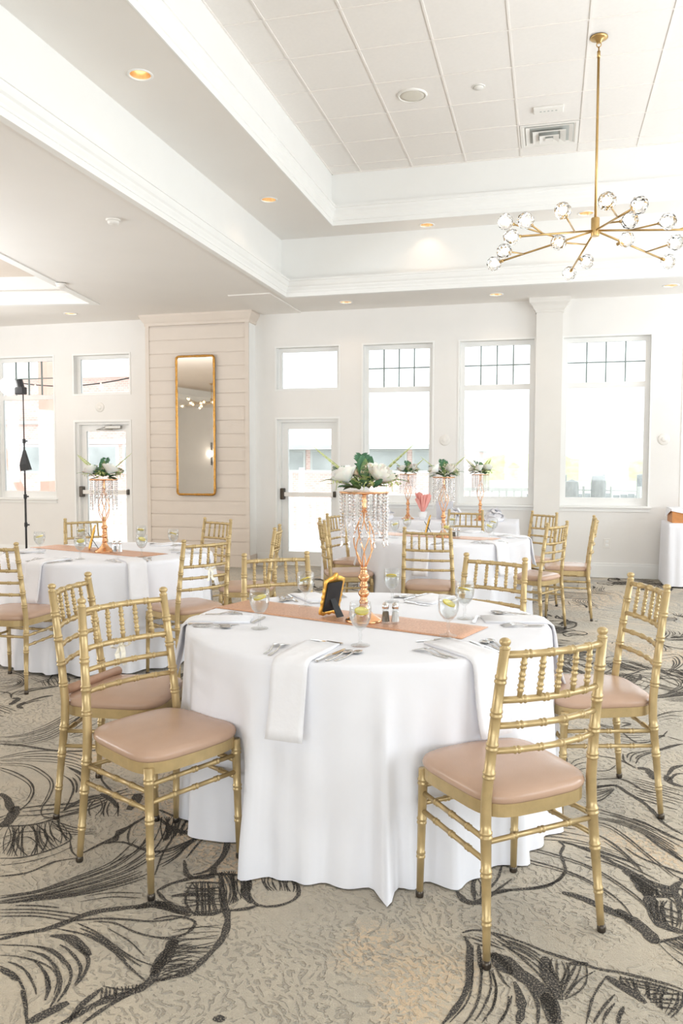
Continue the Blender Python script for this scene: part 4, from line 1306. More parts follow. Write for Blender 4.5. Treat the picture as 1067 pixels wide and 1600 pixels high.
def wall_disc(x, z, lab):
    t = thing('wall_disc', lab, 'wall disc', (x, D, z), 0, 'round wall cover plates')
    q = MB().lathe([(0.001, 0.016), (0.062, 0.014), (0.070, 0.008), (0.072, 0.0)], 28)
    q.xf(Matrix.Rotation(R(90), 4, 'X'))
    link('plate', q.mesh('disc_plate', 'plastic', smooth=True), t)
    q = MB().lathe([(0.001, 0.022), (0.030, 0.021), (0.034, 0.015)], 20)
    q.xf(Matrix.Rotation(R(90), 4, 'X'))
    link('boss', q.mesh('disc_boss', 'plastic', smooth=True), t)
wall_disc(-1.348, 1.76, 'white round wall plate left of the pilaster window')
wall_disc(1.376, 1.755, 'white round wall plate right of the rightmost full window')
wall_disc(-6.48, 2.28, 'white round wall plate above the left glass door')
t = thing('wall_outlet', 'white electrical outlet low on the wall below the right window', 'outlet', (0.728, D, 0.437))
link('plate', MB().box(-0.042, -0.007, -0.062, 0.042, 0, 0.062, 0.003).mesh('outlet_plate', 'plastic'), t)
for z in (-0.024, 0.024):
    link('socket_face', MB().box(-0.018, -0.010, z - 0.016, 0.018, -0.004, z + 0.016, 0.003).mesh('socket_face', 'trim'), t)

# ------------------------------------------------------------------ light stand
t = thing('light_stand', 'thin black photo light stand with flash head before the left window', 'light stand', (-6.80, 9.32, 0))
link('column', MB().tube([(0, 0, 0.10), (0, 0, 1.0)], 0.014, 10).tube([(0, 0, 0.98), (0, 0, 1.75)], 0.011, 10).tube([(0, 0, 1.72), (0, 0, 2.40)], 0.008, 10).mesh('column', 'blackm', smooth=True), t)
for z in (0.62, 1.0, 1.74):
    link('clamp', MB().lathe([(0.016, -0.03), (0.021, -0.025), (0.021, 0.025), (0.016, 0.03)], 12, (0, 0, z)).box(0.016, -0.008, z - 0.01, 0.05, 0.008, z + 0.01).mesh('clamp', 'blackm'), t)
for k in range(3):
    a = R(30 + 120 * k)
    link('leg', MB().tube([(0.0, 0.0, 0.30), (0.42 * math.cos(a), 0.42 * math.sin(a), 0.02)], 0.010, 8).mesh('leg', 'blackm'), t)
hd = link('flash_head', MB().box(-0.10, -0.05, 2.36, 0.03, 0.05, 2.46, 0.012).tube([(-0.02, 0, 2.40), (-0.06, 0.0, 2.55)], 0.05, 10).mesh('flash_head', 'blackm'), t)
link('diffuser', MB().sphere((-0.19, -0.04, 2.47), 0.125, 18, 12, (0.8, 1, 1)).mesh('diffuser', 'strobe', smooth=True), hd)
sd = bpy.data.lights.new('strobe_flash', 'POINT')
sd.energy = 4
sd.color = (1.0, 0.97, 0.94)
sd.shadow_soft_size = 0.13
so = link('strobe_flash', sd, hd, (-0.36, -0.14, 2.50))
link('sandbag', MB().add([(-0.045, -0.03, 1.34), (0.09, -0.03, 1.36), (0.09, 0.03, 1.36), (-0.045, 0.03, 1.34), (-0.055, -0.035, 1.42), (0.06, -0.035, 1.44), (0.06, 0.035, 1.44), (-0.055, 0.035, 1.42), (-0.012, -0.012, 1.62), (0.014, -0.012, 1.62), (0.014, 0.012, 1.62), (-0.012, 0.012, 1.62)],
     [(3, 2, 1, 0), (0, 1, 5, 4), (1, 2, 6, 5), (2, 3, 7, 6), (3, 0, 4, 7), (4, 5, 9, 8), (5, 6, 10, 9), (6, 7, 11, 10), (7, 4, 8, 11), (8, 9, 10, 11)]).mesh('weight_bag', 'blackm'), t)

# ------------------------------------------------------------------ chiavari chair
def knotted(path, r0, knots, n=10, r1=None):
    """tube along a path (list of points) with paired bamboo rings at fractions in knots"""
    P = [Vector(p) for p in path]
    L = [0]
    for i in range(1, len(P)):
        L.append(L[-1] + (P[i] - P[i - 1]).length)
    tot = L[-1]
    def at(t):
        d = max(0, min(1, t)) * tot
        for i in range(1, len(P)):
            if d <= L[i] + 1e-9:
                k = (d - L[i - 1]) / max(1e-9, L[i] - L[i - 1])
                return P[i - 1].lerp(P[i], k)
        return P[-1]
    ts = {0.0: 0.0, 1.0: 0.0}
    for i in range(1, len(P) - 1):
        ts[L[i] / tot] = 0.0
    e = 0.0032 / tot
    for k in knots:
        for s in (-1, 1):
            c = k + s * 0.0065 / tot
            for q, b_ in ((-2, 0), (-0.8, 0.0026), (0.8, 0.0026), (2, 0)):
                ts[c + q * e * 0.8] = b_
    key = sorted(ts)
    rad = []
    for t_ in key:
        r = r0 if r1 is None else (r0 + (r1 - r0) * t_)
        rad.append(r + ts[t_])
    return MB().tube([at(t_) for t_ in key], rad, n)

CH = 0.935
def back_pt(s, z):
    """centre line of a rear leg / stile, s = -1 / 1"""
    pts = [(0, 0.214, -0.205), (0.20, 0.205, -0.187), (0.40, 0.197, -0.168), (0.47, 0.195, -0.167), (0.60, 0.190, -0.180), (0.80, 0.182, -0.206), (CH, 0.176, -0.226)]
    for i in range(1, len(pts)):
        if z <= pts[i][0] + 1e-9:
            a, b_ = pts[i - 1], pts[i]
            k = (z - a[0]) / (b_[0] - a[0])
            return Vector((s * (a[1] + (b_[1] - a[1]) * k), a[2] + (b_[2] - a[2]) * k, z))
def rail_path(z, bow=0.03, n=8):
    a, b_ = back_pt(-1, z), back_pt(1, z)
    out = []
    for i in range(n + 1):
        u = i / n
        p = a.lerp(b_, u)
        p.y -= bow * (1 - (2 * u - 1) ** 2)
        out.append(p)
    return out
def front_pt(s, z):
    k = z / 0.44
    return Vector((s * (0.192 - 0.004 * k), 0.205 - 0.012 * k, z))
CHAIR = []
zs_ = [0.02, 0.1, 0.2, 0.3, 0.40, 0.44, 0.47, 0.53, 0.60, 0.70, 0.80, CH - 0.03]
for s in (-1, 1):
    mb = knotted([back_pt(s, z) for z in zs_], 0.0135, [0.12, 0.27, 0.39, 0.585, 0.68, 0.79, 0.90], 10)
    # thicker in the middle, thinner at the foot
    for i, (x, y, z) in enumerate(mb.v):
        c = back_pt(s, max(0.0, min(CH, z)))
        k = 0.82 + 0.42 * min(1, z / 0.35) if z < 0.35 else 1.24 - 0.16 * max(0, (z - 0.45) / 0.5)
        mb.v[i] = (c.x + (x - c.x) * k, c.y + (y - c.y) * k, z)
    tp = back_pt(s, CH - 0.03)
    mb.lathe([(0.013, -0.004), (0.0155, 0.0), (0.0155, 0.004), (0.010, 0.007), (0.0145, 0.013), (0.0165, 0.019), (0.0145, 0.026), (0.008, 0.030), (0.001, 0.031)], 10, tp)
    me = mb.mesh('rear_leg', 'chair', smooth=True)
    CHAIR.append(('leg', me, (0, 0, 0), (0, 0, 0), None))
    ft = back_pt(s, 0.0)
    CHAIR.append(('glide', MB().lathe([(0.012, 0.0), (0.0135, 0.004), (0.0135, 0.014), (0.011, 0.024)], 10, ft).mesh('glide', 'glide', smooth=True), (0, 0, 0), (0, 0, 0), len(CHAIR) - 1))
for s in (-1, 1):
    mb = knotted([front_pt(s, z) for z in (0.02, 0.15, 0.3, 0.43)], 0.0115, [0.30, 0.58, 0.90], 10, 0.0165)
    CHAIR.append(('leg', mb.mesh('front_leg', 'chair', smooth=True), (0, 0, 0), (0, 0, 0), None))
    CHAIR.append(('glide', MB().lathe([(0.012, 0.0), (0.0135, 0.004), (0.0135, 0.014), (0.011, 0.024)], 10, front_pt(s, 0)).mesh('glide', 'glide', smooth=True), (0, 0, 0), (0, 0, 0), len(CHAIR) - 1))
def seat_outline(grow=0.0, n=40):
    pts = []
    for k in range(n):
        a = 2 * PI * k / n
        c, s = math.cos(a), math.sin(a)
        p = 2 / 5.0
        x = math.copysign(abs(c) ** p, c)
        y = math.copysign(abs(s) ** p, s)
        hw = 0.203 + 0.012 * y
        pts.append((x * (hw + grow), 0.014 + y * (0.196 + grow) - (0.012 * (1 - x * x) * (y < 0)) + (0.016 * (1 - x * x) * (y > 0))))
    return pts
fo, fi = seat_outline(0.0), seat_outline(-0.03)
n = len(fo)
v = [(x, y, 0.408) for x, y in fo] + [(x, y, 0.446) for x, y in fo] + [(x, y, 0.446) for x, y in fi] + [(x, y, 0.408) for x, y in fi]
f = []
for q in range(4):
    for i in range(n):
        a, b_ = q * n + i, q * n + (i + 1) % n
        c, d_ = ((q + 1) % 4) * n + (i + 1) % n, ((q + 1) % 4) * n + i
        f.append((a, b_, c, d_))
CHAIR.append(('seat_frame', mesh_of('seat_frame', v, f, 'chair'), (0, 0, 0), (0, 0, 0), None))
mb = MB()
rings = [(0.0, 0.446), (0.004, 0.452), (0.006, 0.462), (0.001, 0.474), (-0.012, 0.482), (-0.05, 0.489), (-0.11, 0.493), (-0.17, 0.494)]
v, f = [], []
for g_, z in rings:
    v += [(x, y, z) for x, y in seat_outline(g_)]
for q in range(len(rings) - 1):
    for i in range(n):
        f.append((q * n + i, q * n + (i + 1) % n, (q + 1) * n + (i + 1) % n, (q + 1) * n + i))
f.append(tuple(range((len(rings) - 1) * n, len(rings) * n)))
f.append(tuple(range(n - 1, -1, -1)))
CHAIR.append(('seat_cushion', mesh_of('seat_cushion', v, f, 'vinyl', True), (0, 0, 0), (0, 0, 0), None))
for nm, z, r in (('top_rail', 0.888, 0.0105), ('back_rail', 0.757, 0.0098), ('back_rail', 0.682, 0.0092), ('back_rail', 0.608, 0.0092)):
    CHAIR.append((nm, knotted(rail_path(z), r, [0.2, 0.4, 0.6, 0.8], 10).mesh(nm, 'chair', smooth=True), (0, 0, 0), (0, 0, 0), None))
pa, pb = rail_path(0.757, n=24), rail_path(0.888, n=24)
for k in range(5):
    i = 4 * (k + 1)
    CHAIR.append(('spindle', knotted([pa[i], pb[i]], 0.0076, [0.25, 0.5, 0.75], 8).mesh('spindle', 'chair', smooth=True), (0, 0, 0), (0, 0, 0), None))
for z in (0.375, 0.315):
    CHAIR.append(('stretcher', knotted([front_pt(-1, z), front_pt(1, z)], 0.0082, [0.25, 0.5, 0.75], 8).mesh('stretcher', 'chair', smooth=True), (0, 0, 0), (0, 0, 0), None))
for s in (-1, 1):
    for z in (0.352, 0.292):
        CHAIR.append(('stretcher', knotted([back_pt(s, z), front_pt(s, z)], 0.0082, [0.25, 0.5, 0.75], 8).mesh('stretcher', 'chair', smooth=True), (0, 0, 0), (0, 0, 0), None))
CHAIR.append(('stretcher', knotted([back_pt(-1, 0.345), back_pt(1, 0.345)], 0.0082, [0.25, 0.5, 0.75], 8).mesh('stretcher', 'chair', smooth=True), (0, 0, 0), (0, 0, 0), None))

def chair(x, y, fx, fy, label):
    """origin between the feet, (fx, fy) is where it faces"""
    t = thing('chiavari_chair', label, 'chair', (x, y, 0), math.atan2(fy, fx) - PI / 2, 'gold chiavari chairs')
    t.scale = (1, 1, 1.022)
    inst(CHAIR, t)
    return t
G = 'gold chiavari chair '
chair(-0.116, 2.534, -0.64, 0.77, G + 'nearest the camera, right of the front table')
chairB = chair(-1.345, 2.588, 0.89, -0.455, G + 'standing foremost at lower left, seat turned towards us')
chair(-1.745, 3.02, 0.987, 0.157, G + 'behind the foremost left chair, with a copper roll on its seat')
chair(0.205, 3.545, -0.95, -0.30, G + 'right of the front table, sunlit and nearest the right edge')
chair(-1.325, 3.965, 0.55, -0.83, G + 'behind the front table, left of the gilt picture frame')
chair(-0.37, 4.13, -0.44, -0.90, G + 'behind the front table at its right end')
chair(-3.36, 4.47, -0.03, 1.0, G + 'cut by the left edge, nearest at the left table')
chairL2 = chair(-2.36, 4.95, -0.86, 0.50, G + 'at the left table with an ivory bow, back towards the mirror')
chair(-3.88, 6.26, 0.78, -0.62, G + 'behind the left table in front of the left glass door')
chair(-2.97, 6.45, -0.45, -0.90, G + 'behind the left table below the tall mirror')
chair(-2.28, 5.90, -0.96, -0.22, G + 'seen edge-on left of the centre glass door')
chair(-1.74, 6.90, 0.92, 0.38, G + 'left of the back table, nearer of the two there')
chair(-1.86, 7.72, 0.98, -0.2, G + 'left of the back table, farther of the two there')
chair(-0.90, 6.33, 0.0, 1.0, G + 'at the near side of the back table, seen from behind')
chair(-0.86, 8.42, 0.0, -1.0, G + 'at the far side of the back table below the windows')
chair(-0.20, 8.36, -0.72, -0.69, G + 'below the pilaster at the right of the back table')
chair(-0.12, 7.12, -0.88, 0.46, G + 'right of the back table, nearest of the three there')
chair(0.20, 7.85, -0.995, 0.02, G + 'right of the back table, seen edge-on before the bare wall')

# ------------------------------------------------------------------ round tables and their linen
TZ = 0.765
def ridge_fn(ridges, base_n, ph):
    def fn(a):
        s = 0.019 * math.sin(base_n * a + ph) + 0.012 * math.sin(2.0 * base_n * a + 1.7 * ph + math.sin(3 * a))
        for (c, w, amp) in ridges:
            d = (a - R(c) + PI) % (2 * PI) - PI
            s += 1.45 * amp * math.exp(-(d / R(w * 0.85)) ** 2)
        return s
    return fn
def tablecloth_mesh(ridges, base_n, ph, hem=0.006, rt=0.772):
    fn = ridge_fn(ridges, base_n, ph)
    N = 300
    prof = [(0.0, TZ, 0), (0.35, TZ, 0), (0.62, TZ, 0), (0.72, TZ, 0), (rt - 0.016, TZ - 0.0005, 0), (rt - 0.006, TZ - 0.004, 0), (rt, TZ - 0.012, 0.0), (rt + 0.002, TZ - 0.028, 0.02)]
    for k in range(1, 19):
        t_ = k / 18
        prof.append((rt + 0.003 + 0.012 * t_, TZ - 0.028 - (TZ - 0.028 - hem) * t_, t_))
    v, f = [(0, 0, TZ)], []
    for (r, z, t_) in prof[1:]:
        for k in range(N):
            a = 2 * PI * k / N
            amp = fn(a)
            rr = r + amp * (t_ ** 1.15) if t_ > 0 else r
            # fine diagonal creases
            if t_ > 0:
                rr += (0.0026 * math.sin(19 * a + 7 * t_ + 3 * math.sin(5 * a)) + 0.0018 * math.sin(11 * a - 16 * t_ + 2 * math.sin(7 * a))) * min(1, 3 * t_)
            zz = z
            if t_ >= 1.0:
                zz = hem
            v.append((rr * math.cos(a), rr * math.sin(a), zz))
    for k in range(N):
        f.append((0, 1 + k, 1 + (k + 1) % N))
    for q in range(len(prof) - 2):
        for k in range(N):
            a, b_ = 1 + q * N + k, 1 + q * N + (k + 1) % N
            f.append((a, a + N, b_ + N, b_))
    return mesh_of('tablecloth', v, f, 'cloth', True)
main_r = [(-150, 6, .035), (-119, 8, -.085), (133, 15, -.10), (64, 15, -.08), (-107, 4.5, .055), (-99, 3, .015), (-92, 4, .040), (-73, 2.2, .085), (-66, 3.0, .03), (-57, 4, .05), (-47, 3, .015), (-34, 4.5, .055), (-12, 5, .045), (8, 5, .04), (30, 5, .04), (60, 6, .04), (98, 6, .04), (170, 6, .04), (190, 5, .035)]
side_r = [(-172, 5, .03), (-150, 4, .035), (-128, 4.5, .04), (-108, 4, .035), (-88, 4, .03), (-70, 4.5, .04), (-52, 4, .035), (-33, 4.5, .04), (-12, 5, .035), (12, 5, .04), (40, 6, .04), (80, 6, .04), (120, 6, .04), (155, 6, .04)]
table_proto = [('table_top', MB().lathe([(0.001, 0.735), (0.755, 0.735), (0.76, 0.74), (0.76, 0.757), (0.755, 0.762), (0.001, 0.762)], 48).mesh('table_top', 'ply'), (0, 0, 0), (0, 0, 0), None)]
legm = MB().tube([(0, 0, 0.0), (0, 0, 0.735)], 0.016, 10).mesh('table_leg', 'blackm')
for sx in (-1, 1):
    for sy in (-1, 1):
        table_proto.append(('leg', legm, (0.4 * sx, 0.4 * sy, 0), (0, 0, 0), None))

# flatware -------------------------------------------------------
def arc_z(mb, amp, y0, y1):
    for i, (x, y, z) in enumerate(mb.v):
        u = (y - y0) / (y1 - y0)
        mb.v[i] = (x, y, z + amp * math.sin(PI * max(0, min(1, u))) )
    return mb
def handle(w0, w1, y0, y1, n=6):
    out = []
    for k in range(n + 1):
        u = k / n
        out.append((-(w0 + (w1 - w0) * u ** 0.7) / 2, y0 + (y1 - y0) * u))
    return out + [(-x, y) for x, y in out[::-1]]
def fork_mesh(L=0.185):
    mb = MB().extrude(handle(0.013, 0.0045, -L / 2, L * 0.12), 0, 0.0022)
    mb.extrude([(-0.00225, L * 0.11), (0.00225, L * 0.11), (0.009, L * 0.20), (0.011, L * 0.28), (-0.011, L * 0.28), (-0.009, L * 0.20)], 0, 0.0020)
    for k in range(4):
        x = -0.0093 + 0.0062 * k
        mb.extrude([(x - 0.0017, L * 0.275), (x + 0.0017, L * 0.275), (x + 0.0009, L * 0.5), (x - 0.0009, L * 0.5)], 0, 0.0018)
    return arc_z(mb, 0.010, -L * 0.1, L * 0.45).mesh('fork', 'silver')
def knife_mesh(L=0.215):
    mb = MB().extrude(handle(0.013, 0.010, -L / 2, -L * 0.02), 0, 0.006)
    mb.extrude([(-0.006, -L * 0.03), (0.005, -L * 0.03), (0.009, L * 0.05), (0.0095, L * 0.34), (0.004, L * 0.47), (-0.006, L * 0.5)], 0.001, 0.0026)
    return mb.mesh('knife', 'silver')
def spoon_mesh(L=0.16):
    mb = MB().extrude(handle(0.012, 0.0045, -L / 2, L * 0.22), 0, 0.0022)
    arc_z(mb, 0.006, -L * 0.1, L * 0.3)
    c = L * 0.36
    prof = []
    v, f = [], []
    n_ = 18
    for (s_, z) in ((0.0, -0.0), (0.4, 0.0006), (0.75, 0.003), (1.0, 0.0065), (1.03, 0.0072), (0.72, 0.005), (0.0, 0.002)):
        for k in range(n_):
            a = 2 * PI * k / n_
            v.append((0.0165 * s_ * math.cos(a), c + 0.0255 * s_ * math.sin(a), z))
    for q in range(6):
        for k in range(n_):
            f.append((q * n_ + k, q * n_ + (k + 1) % n_, (q + 1) * n_ + (k + 1) % n_, (q + 1) * n_ + k))
    mb.add(v, f)
    return mb.mesh('spoon', 'silver', smooth=False)
FORK, FORK2, KNIFE, SPOON, SPREAD = fork_mesh(), fork_mesh(0.165), knife_mesh(), spoon_mesh(), knife_mesh(0.15)
for me in (SPOON,):
    me.polygons.foreach_set('use_smooth', [True] * len(me.polygons))

def napkin_mesh(w=0.15, r0=0.50, hang=0.26, lay=0.008):
    """lies on the cloth towards -y and hangs over the rim"""
    path = [(-r0, TZ + 0.001), (-0.60, TZ + 0.001), (-0.70, TZ + 0.001), (-0.750, TZ + 0.001), (-0.772, TZ - 0.004), (-0.786, TZ - 0.016), (-0.792, TZ - 0.05)]
    for k in range(1, 7):
        path.append((-0.792 - 0.045 * (k / 6) ** 1.3, TZ - 0.05 - (hang - 0.05) * k / 6))
    N = 8
    v, f = [], []
    for side in (0, 1):
        for i, (y, z) in enumerate(path):
            a = path[max(0, i - 1)]
            c = path[min(len(path) - 1, i + 1)]
            ty, tz = c[0] - a[0], c[1] - a[1]
            l = math.hypot(ty, tz)
            ny, nz = tz / l, -ty / l
            for k in range(N + 1):
                x = -w / 2 + w * k / N
                x *= 1 - 0.04 * math.sin(PI * i / len(path))
                t_ = lay * side * (0.75 + 0.25 * math.sin(9 * x * 10 + i)) + (0.002 * math.sin(31 * x + 0.7 * i) if i > 5 else 0) + (0.003 if side else 0.0)
                v.append((x, y + ny * t_ , z + nz * t_))
    m_ = len(path)
    st = N + 1
    def idx(s_, i, k):
        return s_ * m_ * st + i * st + k
    for i in range(m_ - 1):
        for k in range(N):
            f.append((idx(1, i, k), idx(1, i + 1, k), idx(1, i + 1, k + 1), idx(1, i, k + 1)))
            f.append((idx(0, i, k + 1), idx(0, i + 1, k + 1), idx(0, i + 1, k), idx(0, i, k)))
        f.append((idx(0, i, 0), idx(0, i + 1, 0), idx(1, i + 1, 0), idx(1, i, 0)))
        f.append((idx(1, i, N), idx(1, i + 1, N), idx(0, i + 1, N), idx(0, i, N)))
    for k in range(N):
        f.append((idx(0, 0, k), idx(1, 0, k), idx(1, 0, k + 1), idx(0, 0, k + 1)))
        f.append((idx(1, m_ - 1, k), idx(0, m_ - 1, k), idx(0, m_ - 1, k + 1), idx(1, m_ - 1, k + 1)))
    return mesh_of('napkin', v, f, 'napkin', True)
NAP = napkin_mesh(0.138)

# goblet ----------------------------------------------------------
def goblet_proto():
    out = [(0.0345, 0.0), (0.036, 0.002), (0.033, 0.004), (0.014, 0.008), (0.006, 0.014), (0.0048, 0.030), (0.0075, 0.040), (0.0048, 0.050), (0.008, 0.060), (0.020, 0.068), (0.031, 0.082),
           (0.0385, 0.100), (0.0415, 0.120), (0.0410, 0.142), (0.0385, 0.163)]
    inn = [(0.0372, 0.163), (0.0396, 0.142), (0.0400, 0.120), (0.0370, 0.101), (0.0294, 0.0835), (0.018, 0.0705), (0.004, 0.066)]
    mb = MB()
    prof = [(0.0005, 0.0)] + out + inn + [(0.0005, 0.0655)]
    mb.lathe(prof, 24)
    k0 = 24
    for i, (x, y, z) in enumerate(mb.v):
        if 0.068 < z < 0.125 and i < 24 * 15 + 24:
            kk = i % 24
            s_ = 1.0 + (0.018 if kk % 2 == 0 else -0.018)
            mb.v[i] = (x * s_, y * s_, z)
    bowl = mb.mesh('bowl', 'glass', smooth=True)
    wt = MB().lathe([(0.0005, 0.0665), (0.0175, 0.0715), (0.0288, 0.0845), (0.0364, 0.102), (0.0393, 0.120), (0.0392, 0.132), (0.0005, 0.132)], 24).mesh('water', 'water', smooth=False)
    lem = MB().lathe([(0.0005, -0.0025), (0.0235, -0.0025), (0.0235, 0.0025), (0.0005, 0.0025)], 20).mesh('lemon_slice', 'lemon')
    rind = MB().lathe([(0.0236, -0.0028), (0.0262, -0.0022), (0.0262, 0.0022), (0.0236, 0.0028)], 20, cap=False).mesh('rind', 'rind', smooth=True)
    return bowl, wt, lem, rind
GOB = goblet_proto()
def goblet(loc, rz, tilt, label, group):
    t = thing('water_goblet', label, 'goblet', loc, rz, group)
    b_ = link('bowl', GOB[0], t)
    link('water', GOB[1], t)
    l_ = link('lemon_slice', GOB[2], t, (0.004, 0.002, 0.130), (tilt, 0.2, 0))
    link('rind', GOB[3], l_)

def place_setting(cx, cy, ang, tname, sname, wob=0.0, nshift=0.0, gl=None, full=True):
    rz = R(ang) + PI / 2
    c, s = math.cos(rz), math.sin(rz)
    def W(x, y, z=TZ):
        return (cx + c * x - s * y, cy + s * x + c * y, z)
    o = link('napkin', NAP, None, W(nshift, 0, 0), (0, 0, rz))
    tag(o, 'white folded napkin hanging off the %s of %s' % (sname, tname), 'napkin', 'folded napkins')
    def put(nm, me, x, y, a, lab, cat, dz=0.0012):
        q = link(nm, me, None, W(x, y, TZ + dz), (0, 0, rz + a))
        tag(q, lab + ' at the %s of %s' % (sname, tname), cat, 'flatware on ' + tname)
    put('fork', FORK, -0.112 + nshift, -0.645, 0.10 + wob, 'inner steel fork', 'fork')
    put('fork', FORK2, -0.140 + nshift, -0.640, 0.14 + wob, 'outer shorter steel fork', 'fork')
    if full:
        put('knife', KNIFE, 0.098 + nshift, -0.650, -0.12 - wob, 'steel knife', 'knife')
        put('spoon', SPOON, 0.128 + nshift, -0.655, -0.18 - wob, 'steel spoon nearer the knife', 'spoon', 0.0014)
        put('spoon', SPOON, 0.160 + nshift, -0.645, -0.24 - wob, 'steel spoon farther from the knife', 'spoon', 0.0014)
        put('butter_knife', SPREAD, 0.0 + nshift, -0.468, 1.35 + wob, 'small butter knife above the napkin', 'knife')
    else:
        put('knife', KNIFE, 0.098 + nshift, -0.650, -0.12 - wob, 'steel knife', 'knife')
        put('spoon', SPOON, 0.128 + nshift, -0.655, -0.18 - wob, 'steel spoon', 'spoon', 0.0014)
    gx_, gy_ = gl if gl else (0.130, -0.475)
    g = W(gx_, gy_) if gl is None else (gl[0], gl[1], TZ)
    goblet((g[0], g[1], TZ + 0.001), rz, 0.35 + wob * 2, 'clear stemmed goblet of lemon water at the %s of %s' % (sname, tname), 'water goblets')

# salt and pepper ---------------------------------------------------
def shaker(loc, kind, tname):
    t = thing(kind + '_shaker', 'small glass %s shaker with steel cap on %s' % (kind, tname), 'shaker', loc)
    b_ = MB().lathe([(0.0005, 0.0), (0.0185, 0.0), (0.0185, 0.006), (0.0125, 0.066), (0.0115, 0.066), (0.0170, 0.008), (0.0005, 0.006)], 8)
    link('body', b_.mesh('shaker_body', 'glass'), t)
    link('contents', MB().lathe([(0.0005, 0.0075), (0.0162, 0.009), (0.0128, 0.050), (0.0005, 0.051)], 8).mesh('contents', kind), t)
    link('cap', MB().lathe([(0.0145, 0.064), (0.0145, 0.074), (0.0125, 0.084), (0.006, 0.090), (0.0005, 0.091)], 16).mesh('cap', 'silver', smooth=True), t)

# picture frame ------------------------------------------------------
def frame_proto():
    w, h = 0.125, 0.170
    n_ = 96
    outer, inner = [], []
    for k in range(n_):
        a = 2 * PI * k / n_
        ca, sa = math.cos(a), math.sin(a)
        m_ = max(abs(ca) / (w / 2), abs(sa) / (h / 2))
        x, y = ca / m_, sa / m_
        inner.append((x * 0.70, y * 0.78))
        sc_ = 1.0 + 0.035 * math.cos(16 * a)
        crest = 0.022 * math.exp(-((a - PI / 2) / 0.28) ** 2)
        outer.append((x * sc_, y * sc_ + crest))
    v, f = [], []
    lay = [(inner, 0.0), (inner, 0.010), ([((a[0] * 0.5 + b_[0] * 0.5), (a[1] * 0.5 + b_[1] * 0.5)) for a, b_ in zip(inner, outer)], 0.015), (outer, 0.008), (outer, 0.0)]
    for pts_, d_ in lay:
        v += [(x, d_, y + h / 2 + 0.006) for x, y in pts_]
    for q in range(5):
        for k in range(n_):
            f.append((q * n_ + k, q * n_ + (k + 1) % n_, ((q + 1) % 5) * n_ + (k + 1) % n_, ((q + 1) % 5) * n_ + k))
    fr = mesh_of('gilt_frame', v, f, 'gilt', True)
    back = MB().box(-w * 0.37, -0.004, 0.024, w * 0.37, 0.006, h - 0.012).mesh('backing_board', 'black')
    leg = MB().add([(-0.012, -0.005, 0.135), (0.012, -0.005, 0.135), (0.022, -0.085, 0.004), (-0.022, -0.085, 0.004), (-0.012, -0.009, 0.135), (0.012, -0.009, 0.135), (0.022, -0.090, 0.002), (-0.022, -0.090, 0.002)],
                   [(0, 1, 2, 3), (7, 6, 5, 4), (0, 4, 5, 1), (1, 5, 6, 2), (2, 6, 7, 3), (3, 7, 4, 0)]).mesh('easel_leg', 'black')
    return [('gilt_frame', fr, (0, 0, 0), (R(-14) * -1, 0, 0), None), ('backing_board', back, (0, 0, 0), (R(14), 0, 0), None), ('easel_leg', leg, (0, 0.02, 0), (0, 0, 0), None)]
FRAME = frame_proto()

# centrepiece ---------------------------------------------------------
def leaf_mesh(name, L, w, m, droop=0.25, n=7):
    v, f = [], []
    for k in range(n + 1):
        u = k / n
        ww = w * (math.sin(PI * u ** 0.8) ** 0.9) / 2 + 0.0004
        z = -droop * L * u * u + 0.25 * L * u
        v += [(-ww, L * u, z + 0.10 * ww), (0, L * u, z - 0.18 * ww), (ww, L * u, z + 0.10 * ww)]
    for k in range(n):
        for q in (0, 1):
            a = 3 * k + q
            f.append((a, a + 1, a + 4, a + 3))
    o = len(v)
    v += [(x, y, z - 0.0007) for x, y, z in v]
    f += [tuple(o + i for i in q[::-1]) for q in f]
    return mesh_of(name, v, f, m, True)
LEAF = [leaf_mesh('leaf_broad', 0.085, 0.045, 'leafd'), leaf_mesh('leaf_mid', 0.07, 0.032, 'leaf'), leaf_mesh('leaf_slim', 0.075, 0.02, 'leafl')]
def rose_mesh(name, r, m, seed):
    rs = random.Random(seed)
    mb = MB()
    for layer, (n_, rad, up, open_) in enumerate([(3, 0.15, 0.62, 0.0), (4, 0.34, 0.58, 0.10), (5, 0.56, 0.50, 0.28), (7, 0.80, 0.36, 0.60)]):
        for k in range(n_):
            a = 2 * PI * k / n_ + layer * 0.7 + rs.uniform(-.15, .15)
            v, f = [], []
            for i in range(5):
                u = i / 4
                for j in range(5):
                    w = (j - 2) / 2
                    span = 1.7 / (n_ ** 0.5) * math.sin(PI * (0.2 + 0.5 * u))
                    aa = a + w * span
                    rr = r * (0.08 + (rad - 0.08) * math.sin(u * PI / 2) + open_ * 0.16 * u * u) * (1 - 0.05 * w * w)
                    zz = r * (-0.35 + (up + 0.45) * u - open_ * 0.22 * u ** 3 - 0.08 * w * w * u)
                    v.append((rr * math.cos(aa), rr * math.sin(aa), zz))
            for i in range(4):
                for j in range(4):
                    q = i * 5 + j
                    f.append((q, q + 1, q + 6, q + 5))
            mb.add(v, f)
    return mb.mesh(name, m, smooth=True)
ROSE = [rose_mesh('rose_bloom', 0.068, 'petal', 1), rose_mesh('rose_bloom_cream', 0.06, 'petalc', 2)]
